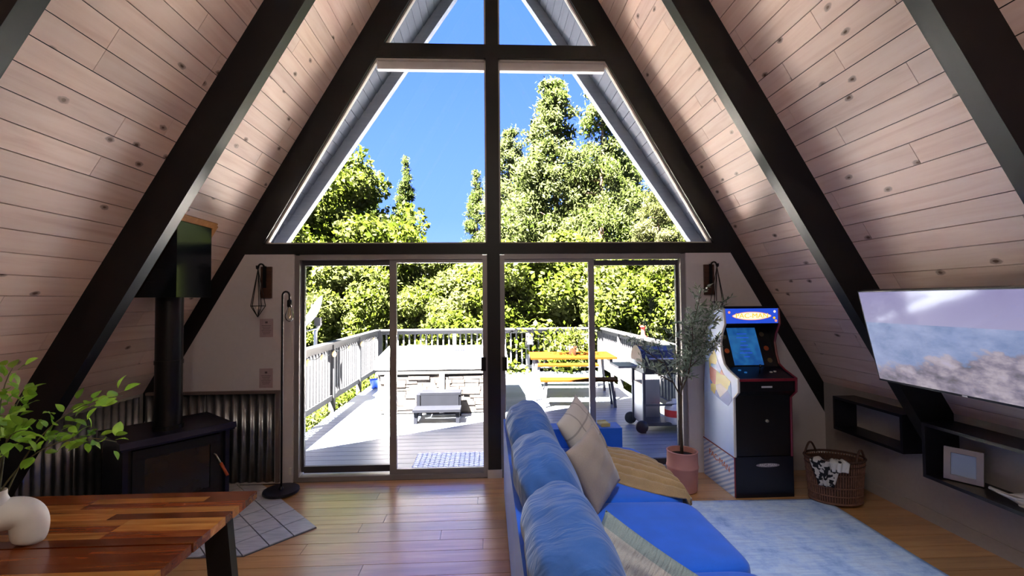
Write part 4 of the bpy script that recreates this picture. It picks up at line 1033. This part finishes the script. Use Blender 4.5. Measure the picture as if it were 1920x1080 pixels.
# rug
def rug():
    bm = bmesh.new(); nx, ny = 60, 80; G = []
    for i in range(nx+1):
        row = []
        for j in range(ny+1):
            x = .45+(2.665-.45)*i/nx; y = .70+(3.685-.70)*j/ny
            y2 = y-(.035*((x-1.6)) if j > ny-3 else .03*(x-1.6)*j/ny)
            z_ = .010+.002*math.sin(x*3)*math.sin(y*2.3)
            row.append(bm.verts.new((x+.01*math.sin(y*4), y2, z_)))
        G.append(row)
    for i in range(nx):
        for j in range(ny): f = bm.faces.new((G[i][j], G[i+1][j], G[i+1][j+1], G[i][j+1])); f.smooth = True
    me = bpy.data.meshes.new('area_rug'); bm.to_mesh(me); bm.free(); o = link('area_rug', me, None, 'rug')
    md = o.modifiers.new('pile', 'SOLIDIFY'); md.thickness = .008; md.offset = -1
    tag(o, 'large distressed pale area rug with a painted skylight-blue tint between the sofa and the television wall', 'rug')
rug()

# ------------------------------------------------------------------ arcade cabinet
ar = empty('arcade_cabinet', (2.2365, 4.0, 0), 0, 'tall retro arcade game cabinet with a lit blue marquee', 'arcade cabinet')
AX, AY = 2.2365, 4.0
prof = [(4.25, .335), (3.735, .335), (3.73, .825), (3.66, .885), (3.655, .995), (3.80, 1.045), (3.87, 1.085), (3.905, 1.16), (3.925, 1.27), (3.90, 1.35), (3.85, 1.435), (3.865, 1.57), (4.08, 1.535), (4.17, 1.30), (4.23, .90)]
for s_ in (-1, 1):
    x = s_*.2515-(.018 if s_ > 0 else 0)
    pn = MB().prism([(x, y-AY, z) for y, z in prof], (.018, 0, 0)).build('side_panel', 'cabinet_side' if s_ < 0 else 'arcade_black', ar)
    fr = [(s_*.2425, y-AY-.004, z) for y, z in prof[1:12]]
    MB().tube(fr, .010, 6).build('edge_moulding', 'cream_pot' if s_ < 0 else 'arcade_red', ar)
    if s_ < 0:
        MB().prism([(-.2535, y-AY, z) for y, z in ((3.745, .80), (3.81, .74), (4.0, .78), (4.10, .82), (4.13, 1.10), (4.03, 1.20), (3.95, 1.08), (3.87, 1.0), (3.76, .955))], (.003, 0, 0)).build('side_artwork', 'cabinet_art', pn)
w_ = .466
MB().box((0, -.255, .59), (w_, .02, .50)).build('front_panel', 'arcade_black', ar, .003)
MB().lathe([(.013, 0), (.013, .012), (.008, .016)], seg=16).build('lock', 'silver', ar).matrix_local = Matrix.Translation((.035, -.266, .63))@Matrix.Rotation(PI/2, 4, 'X')
MB().prism([(-w_/2, -.27, .84), (-w_/2, -.335, .89), (-w_/2, -.335, .975), (-w_/2, -.25, .975), (-w_/2, -.25, .84)], (w_, 0, 0)).build('panel_apron', 'arcade_black', ar)
MB().box((.0, -.3365, .925), (.09, .004, .014)).build('apron_badge', 'logo_white', ar, .001)
cp = MB().prism([(-w_/2, -.345, .978), (-w_/2, -.345, .992), (-w_/2, -.135, 1.062), (-w_/2, -.135, 1.045)], (w_, 0, 0)).build('control_panel', 'marquee_off' if 'marquee_off' in MAT else 'arcade_navy', ar)
MB().box((0, -.349, .985), (w_+.02, .012, .022)).build('panel_edge', 'arcade_red', ar, .003)
js = MB().tube([(-.0, -.24, 1.02), (0, -.25, 1.075)], .005, 8).build('joystick', 'black_metal', ar, smooth=True)
MB().lathe([(.003, -.014), (.012, -.009), (.015, 0), (.012, .009), (.003, .014)], (0, -.252, 1.085), 14).build('knob', 'arcade_black', js, smooth=True)
for x, y in ((.10, -.24), (.14, -.23), (-.12, -.24), (-.15, -.2)): MB().lathe([(.012, 0), (.012, .008), (.009, .010)], (x, y, 1.026-(-.24-y)*.33), 14).build('button', 'white_gloss' if x > 0 else 'game_screen', ar)
# bezel, screen
bt, bb = Vector((0, .03, 1.43)), Vector((0, -.125, 1.055)); up_ = (bt-bb).normalized(); nrm_ = Vector((0, -up_.z, up_.y))
def onb(u, v, d=0.): return Vector((u, 0, 0))+bb+up_*v+nrm_*d
Hh = (bt-bb).length
m = MB(); q = [onb(-w_/2, 0), onb(w_/2, 0), onb(w_/2, Hh), onb(-w_/2, Hh)]; m.prism(q, -nrm_*.02); m.build('bezel', 'arcade_black', ar)
m = MB(); q = [onb(-.145, .02, .001), onb(.115, .02, .001), onb(.115, Hh-.045, .001), onb(-.145, Hh-.045, .001)]; m.prism(q, nrm_*.004); scn = m.build('screen', 'game_screen', ar)
for k in range(7): 
    m = MB(); v = .09+k*.035; L = .05+.02*((k*3) % 4); q = [onb(-.02-L/2, v, .006), onb(-.02+L/2, v, .006), onb(-.02+L/2, v+.006, .006), onb(-.02-L/2, v+.006, .006)]; m.prism(q, nrm_*.0006); m.build('screen_text_line', 'arcade_side_light' if 'arcade_side_light' in MAT else 'marquee_blue', scn)
for i, (u, v, mt_) in enumerate(((.165, .30, 'gold_dark'), (.175, .17, 'copper_red'), (.18, .06, 'gold_dark'), (-.185, .28, 'gold_dark'), (-.185, .15, 'copper_red'))):
    m = MB(); m.lathe([(.022, 0), (.022, .002)], seg=14); o = m.build('bezel_decal', mt_, ar); o.matrix_local = Matrix.Translation(onb(u, v, .001))@nrm_.to_track_quat('Z', 'Y').to_matrix().to_4x4()
MB().box((0, -.06, 1.432), (w_, .16, .012)).build('marquee_floor', 'arcade_black', ar)
MB().box((0, -.138, 1.503), (w_+.012, .016, .128)).build('marquee', 'marquee_blue', ar, .003)
mq = ar.children[-1]
def ell(rx, rz, y, mat, name, x=0.):
    m = MB(); P = [(x+rx*math.cos(2*PI*k/40)*(1-.12*math.sin(4*PI*k/40)**2), y, 1.503+rz*math.sin(2*PI*k/40)) for k in range(40)]; m.prism(P, (0, .0012, 0)); m.build(name, mat, mq)
ell(.175, .036, -.1476, 'marquee_pink', 'logo_glow'); ell(.168, .031, -.1488, 'marquee_white', 'logo_field')
def text_mesh(body, size, mat, parent, M, name='lettering', ext=.0006, sx=1.):
    cu = bpy.data.curves.new('txt', 'FONT'); cu.body = body; cu.size = size; cu.align_x = 'CENTER'; cu.align_y = 'CENTER'; cu.extrude = ext
    to = bpy.data.objects.new('txt', cu); COL.objects.link(to)
    dg = bpy.context.evaluated_depsgraph_get(); dg.update(); me = bpy.data.meshes.new_from_object(to.evaluated_get(dg))
    bpy.data.objects.remove(to, do_unlink=True); me.name = name; me.materials.clear(); me.materials.append(MAT[mat])
    o = link(name, me, parent); o.matrix_local = M@Matrix.Diagonal((sx, 1, 1, 1)); return o
text_mesh('PAC-MAN', .058, 'marquee_yellow', mq, Matrix.Translation((0, -.1508, 1.503))@Matrix.Rotation(PI/2, 4, 'X'), ext=.001, sx=1.15)
for x, z, mt_ in ((-.20, 1.535, 'marquee_pink'), (.205, 1.54, 'marquee_white'), (.20, 1.485, 'marquee_yellow'), (.215, 1.46, 'marquee_pink')):
    m = MB(); m.prism([(x+.011*math.cos(2*PI*k/12), -.1474, z+.011*math.sin(2*PI*k/12)) for k in range(12)], (0, .0012, 0)); m.build('marquee_dot', mt_, mq)
MB().box((0, .0, 1.562), (w_, .25, .012), Matrix.Rotation(-.16, 3, 'X')).build('top_panel', 'arcade_black', ar)
MB().prism([(-w_/2, .19, .335), (-w_/2, .215, .9), (-w_/2, .16, 1.3), (-w_/2, .07, 1.53), (-w_/2, .06, 1.53), (-w_/2, .15, 1.29), (-w_/2, .2, .9), (-w_/2, .175, .335)], (w_, 0, 0)).build('rear_panel', 'arcade_black', ar)
ri = MB().box((0, -.005, .1675), (.50, .54, .335)).build('riser', 'arcade_navy', ar, .002)
MB().box((-.2515, -.005, .1675), (.003, .54, .333)).build('riser_side', 'riser_side', ar)
MB().tube([(-.252, -.275, .005), (-.252, -.275, .33), (-.252, .265, .345)], .006, 6).build('riser_edging', 'arcade_red', ar)
m = MB(); m.prism([(.03+.10*math.cos(2*PI*k/32), -.277, .265+.016*math.sin(2*PI*k/32)) for k in range(32)], (0, .002, 0)); lg = m.build('front_logo_plate', 'logo_grey', ar)
text_mesh('PAC-MAN', .030, 'logo_white', lg, Matrix.Translation((.03, -.2776, .265))@Matrix.Rotation(PI/2, 4, 'X'), sx=1.1)
sl_ = Matrix.Translation((-.2535, -.02, .225))@Matrix.Rotation(-PI/2, 4, 'Z')@Matrix.Rotation(PI/2, 4, 'X')
text_mesh('PAC-MAN', .075, 'copper_red', ar, sl_@Matrix.Rotation(-.12, 4, 'Z'), sx=1.1)

# ------------------------------------------------------------------ olive tree
ol = empty('olive_tree', (1.625, 3.92, 0), 0, 'slender potted olive tree with thin grey-green leaves beside the arcade cabinet', 'potted tree')
MB().lathe([(.105, .0), (.118, .01), (.130, .20), (.134, .205), (.134, .215), (.130, .22), (.127, .325), (.131, .34), (.118, .342), (.115, .29)], seg=36).build('pot', 'terracotta', ol, smooth=False); auto_smooth(ol.children[0])
MB().lathe([(.116, .285), (.114, .295), (.02, .30)], seg=24).build('soil', 'soil', ol)
OB = [[(0,0,.28), (-.01,0,.55), (-.0,0,.82)], [(0,0,.80), (-.08,-.02,.93), (-.17,-.03,1.10), (-.28,-.04,1.45)], [(0,0,.82), (.03,.01,1.1), (.12,0,1.4), (.19,-.02,1.72)],
      [(0,0,.85), (.06,-.05,1.0), (.1,-.08,1.2), (.06,-.1,1.5)], [(-.08,-.02,.93), (-.2,-.08,1.0), (-.35,-.1,1.08)], [(.03,.01,1.0), (.15,-.05,1.15), (.30,-.10,1.28)], [(.02,.01,1.05), (.14,.06,1.25), (.2,.1,1.5)], [(0,0,.9), (.0,.08,1.1), (-.02,.1,1.35)], [(.05,0,1.1), (.2,-.06,1.35), (.28,-.1,1.6)], [(-.17,-.03,1.1), (-.3,-.03,1.2), (-.42,-.02,1.28)]]
tkm = MB(); tkm.tube(OB[0], [.014, .012, .010], 10); tkm.build('trunk', 'stem_brown', ol, smooth=True)
LV = []; rng = np.random.default_rng(4)
for i, B in enumerate(OB[1:]):
    P = [bez(B, k/14) for k in range(15)]
    MB().tube(P, [.007-.005*k/14 for k in range(15)], 6).build('branch', 'stem_brown', ol, smooth=True)
    dense = i in (1, 2, 4, 5, 7)
    for k in range(24 if dense else 16):
        t0 = .2+.8*k/23 if dense else .3+.7*k/15; p0 = bez(B, min(1, t0))
        dv = rng.normal(size=3); dv[2] = abs(dv[2])*.8+.3; dv /= np.linalg.norm(dv); L = rng.uniform(.06, .15)
        tw = MB(); p1 = p0+Vector(dv)*L
        for q in range(13 if dense else 8):
            c = p0.lerp(p1, (q+.6)/13 if dense else (q+.6)/8); ld = Vector(dv)*.7+Vector(rng.normal(size=3))*.6; ld.normalize()
            l_ = rng.uniform(.042, .075); wdt = Vector(rng.normal(size=3)).cross(ld).normalized()*l_*.10
            LV += [tuple(c), tuple(c+ld*l_*.5+wdt), tuple(c+ld*l_), tuple(c+ld*l_*.5-wdt)]
f = link('foliage', quads_mesh('olive_leaves', np.array(LV), 'leaf_olive'), ol); f['kind'] = 'stuff'

# ------------------------------------------------------------------ right side: basket, shelves, television
bk = empty('wicker_basket', (2.765, 3.63, .012), -.15, 'oval brown wicker basket with two hoop handles by the knee wall', 'basket')
m = MB(); rx, ry, hh = .185, .135, .34
def oval(t, z): k = 1+.16*z/hh; return Vector((rx*k*math.cos(t), ry*k*math.sin(t), z))
for k in range(64):
    t = 2*PI*k/64; m.tube([oval(t, .01), oval(t, .17)*1.0, oval(t, hh-.005)], .0052, 5)
m.build('wall_stakes', 'wicker', bk)['kind'] = 'stuff'
for z in (.012, .07, .135, .235, .30, .34):
    MB().tube([oval(2*PI*k/40, z)*(1.02 if z > .3 else 1.015) for k in range(40)], .009 if z in (.012, .34) else .0055, 6, closed=True).build('woven_band', 'wicker' if z < .3 else 'wicker_dark', bk)
MB().lathe([(.18, .004), (.185, .012)], seg=30, ry=.73).build('bottom', 'wicker_dark', bk)
m = MB(); pz = [oval(2*PI*k/40, .02)*.96 for k in range(40)]; 
for k in range(40):
    a, b = oval(2*PI*k/40, .02)*.965, oval(2*PI*(k+1)/40, .02)*.965; c, d = oval(2*PI*(k+1)/40, .325)*.965, oval(2*PI*k/40, .325)*.965
    for v_ in (a, b): v_.z = .02
    for v_ in (c, d): v_.z = .325
    m.bm.faces.new([m.bm.verts.new(v_) for v_ in (a, b, c, d)])
m.build('lining', 'wicker_dark', bk)
for t0, nm in ((2.3, 'a'), (-.75, 'b')):
    e0, e1 = oval(t0-.45, hh), oval(t0+.45, hh); mid = (e0+e1)/2
    MB().tube([e0+(e1-e0)*(k/12)+Vector((0, 0, .09*math.sin(PI*k/12))) for k in range(13)], .008, 7).build('handle', 'wicker_dark', bk, smooth=True)
# cloth and card hanging over the rim
def drape(name, mat, t0, t1, drop_, label, cat, back=.05, seed=1, out=.02, taper=.5):
    bm = bmesh.new(); G = []
    for i in range(17):
        row = []
        for j in range(15):
            s_ = i/16; t = t0+(t1-t0)*s_; v = j/14; L = v*(drop_+back)
            tt = t if L < back else t+(.5*(t0+t1)-t)*taper*((L-back)/drop_)
            base_ = oval(tt, hh); o_ = Vector((math.cos(tt), math.sin(tt), 0))
            wob = .008*math.sin(s_*14+seed)+.006*math.sin(s_*23+v*4)
            if L < back: p = base_-o_*(back-L)*.8+Vector((0, 0, .012+.01*math.sin(s_*9)))
            else:
                z_ = hh+.012-(L-back); p = oval(tt, max(z_, .02)); p.z = z_; p = p+o_*(out+wob)
            row.append(bm.verts.new(p))
        G.append(row)
    for i in range(16):
        for j in range(14): f = bm.faces.new((G[i][j], G[i+1][j], G[i+1][j+1], G[i][j+1])); f.smooth = True
    me = bpy.data.meshes.new(name); bm.to_mesh(me); bm.free(); o = link(name, me, None, mat); o.location = bk.location; o.rotation_euler = (0, 0, -.15)
    md = o.modifiers.new('thick', 'SOLIDIFY'); md.thickness = .004
    return tag(o, label, cat)
drape('blanket_cloth', 'cow_print', -2.75, -1.75, .20, 'black and white animal-print cloth hanging over the basket rim', 'cloth')
drape('paper_tag', 'white_gloss', -2.1, -1.55, .07, 'white paper card tucked over the basket rim on the printed cloth', 'card', out=.032, taper=.2)
# shelves
def shelf(y0, y1, z0, z1, x0, label):
    e_ = empty('wall_shelf', (KX, (y0+y1)/2, z0), 0, label, 'shelf', 'black box shelves on the knee wall'); L = y1-y0; D_ = KX-x0; t = .022
    MB().box((-D_/2, 0, t/2), (D_-.002, L, t)).build('bottom_board', 'shelf_black', e_, .0015); MB().box((-D_/2, 0, z1-z0-t/2), (D_-.002, L, t)).build('top_board', 'shelf_black', e_, .0015)
    for s_ in (-1, 1): MB().box((-D_/2, s_*(L/2-t/2), (z1-z0)/2), (D_-.002, t, z1-z0-2*t)).build('end_board', 'shelf_black', e_, .0015)
    return e_
shelf(3.255, 3.93, .496, .785, 3.0, 'black open box shelf on the knee wall, farther from the camera, empty')
shelf(1.60, 3.055, .412, .787, 2.95, 'black open box shelf on the knee wall below the television, holding a silver frame')
pf = empty('picture_frame', (3.06, 2.885, .4345), math.radians(-58), 'small silver picture frame leaning on the shelf under the television', 'picture frame')
Rt = Matrix.Rotation(-.16, 3, 'X')
for c, sz in (((-.078, 0, .105), (.034, .03, .21)), ((.078, 0, .105), (.034, .03, .21)), ((0, 0, .017), (.122, .03, .034)), ((0, 0, .193), (.122, .03, .034))): MB().box(Rt@Vector(c)+Vector((0, 0, .003)), sz, Rt).build('frame_bar', 'silver', pf, .003)
m = MB().box(Rt@Vector((0, -.002, .105)), (.124, .006, .144), Rt); po = m.build('photo', 'photo', pf)
MB().box(Rt@Vector((0, .02, .10)), (.15, .008, .19), Rt).build('back_board', 'shelf_black', pf)
on = empty('ceramic_bird', (3.05, 2.55, .4345), 0, 'white ceramic long-tailed ornament lying on the shelf at the right edge', 'ornament')
MB().tube([(0, .17, .035), (-.01, .06, .03), (0, 0, .035), (.0, -.07, .05), (0, -.12, .075)], [.010, .014, .036, .04, .016], 14).build('body', 'white_gloss', on, smooth=True)
MB().tube([(0, -.115, .075), (0, -.14, .085), (0, -.165, .08)], [.018, .022, .004], 12).build('head', 'white_gloss', on, smooth=True)
for s_ in (-1, 1): MB().prism([(s_*.03, .02, .045), (s_*.075, .05, .05), (s_*.07, -.03, .05), (s_*.03, -.05, .05)], (0, 0, .008)).build('wing', 'white_gloss', on, .003)
MB().lathe([(.03, 0), (.032, .004), (.02, .012)], (0, -.02, 0), 14).build('foot', 'white_gloss', on)
# television
tv = empty('television', (2.50, 2.37, 1.40), 0, 'wall-mounted television showing a rocky seascape, tilted down from the slope', 'television')
TOP = Vector((2.395, 0, 1.697)); BOT = Vector((2.527, 0, 1.110)); upv = (TOP-BOT).normalized(); nv_ = Vector((-upv.z, 0, upv.x))
ya, yb_ = 2.905, 1.84; H_ = (TOP-BOT).length
def tvp(u, v, d): p = BOT+upv*(v*H_)+nv_*d; p.y = ya+(yb_-ya)*u; return p-tv.location
m = MB(); m.prism([tvp(0, 0, 0), tvp(1, 0, 0), tvp(1, 1, 0), tvp(0, 1, 0)], -nv_*.05); m.build('casing', 'tv_black', tv, .004)
bm = bmesh.new(); uvl = bm.loops.layers.uv.new('UVMap'); q = [(.008, .022), (.992, .022), (.992, .988), (.008, .988)]
f = bm.faces.new([bm.verts.new(tvp(u, v, .0015)) for u, v in q])
for lo_, (u, v) in zip(f.loops, ((0,0), (1,0), (1,1), (0,1))): lo_[uvl].uv = (u, v)
bmesh.ops.recalc_face_normals(bm, faces=bm.faces[:]); me = bpy.data.meshes.new('screen'); bm.to_mesh(me); bm.free(); scr = link('screen', me, tv, 'tv_picture')
m = MB(); m.prism([tvp(.495, .004, .002), tvp(.52, .004, .002), tvp(.52, .018, .002), tvp(.495, .018, .002)], nv_*.001); m.build('badge', 'white_gloss', tv)
MB().bar(tvp(.35, .5, -.05), Vector((2.88, 2.53, 1.39))-tv.location, .10, .16).build('wall_bracket', 'black_metal', tv, .004)
# added fill lamps out of view: two globe pendants to brighten the room
for i, (x, y, z_) in enumerate(((0, -1.3, 2.9), (0.0, .2, 3.9))):
    e_ = empty('fill_globe', (x, y, z_), 0, ['added white globe fill lamp over the rear of the room', 'added white globe fill lamp high above the camera'][i], 'lamp', 'added globe fill lamps')
    MB().lathe([(.004, -.15), (.08, -.13), (.14, -.05), (.15, 0), (.13, .08), (.06, .14), (.03, .15)], seg=24).build('globe', 'fill_glow', e_, smooth=True)
    MB().tube([(0,0,.14), (0,0,RI-.05-z_)], .006, 6).build('cord', 'black_metal', e_)
    MB().lathe([(.035, .14), (.035, .19), (.01, .2)], seg=16).build('cap', 'brass_dark', e_)
    ld = bpy.data.lights.new('fill_globe_light', 'POINT'); ld.energy = 3.4; ld.color = (1.0, .88, .76); ld.shadow_soft_size = .16
    lo_ = bpy.data.objects.new('fill_globe_light', ld); COL.objects.link(lo_); lo_.parent = e_; lo_.location = (0, 0, -.35)

# added cool fill spot, unseen, in a dome shade over the seating area
e_ = empty('fill_dome', (.55, 1.3, 4.30), 0, 'added black dome fill lamp with a cool spot hung over the sofa', 'lamp')
MB().lathe([(.03, .20), (.09, .17), (.17, .08), (.20, 0), (.195, 0), (.165, .07), (.085, .16), (.02, .185)], seg=28).build('dome_shade', 'black_metal', e_, smooth=True)
MB().tube([(0,0,.19), (-.5,0,RI-.35-4.3)], .006, 6).build('cord', 'black_metal', e_)
ld = bpy.data.lights.new('fill_dome_light', 'SPOT'); ld.energy = 46; ld.color = (.62, .80, 1.0); ld.spot_size = math.radians(88); ld.spot_blend = .9; ld.shadow_soft_size = .19
lo_ = bpy.data.objects.new('fill_dome_light', ld); COL.objects.link(lo_); lo_.parent = e_; lo_.location = (0, 0, -.02)
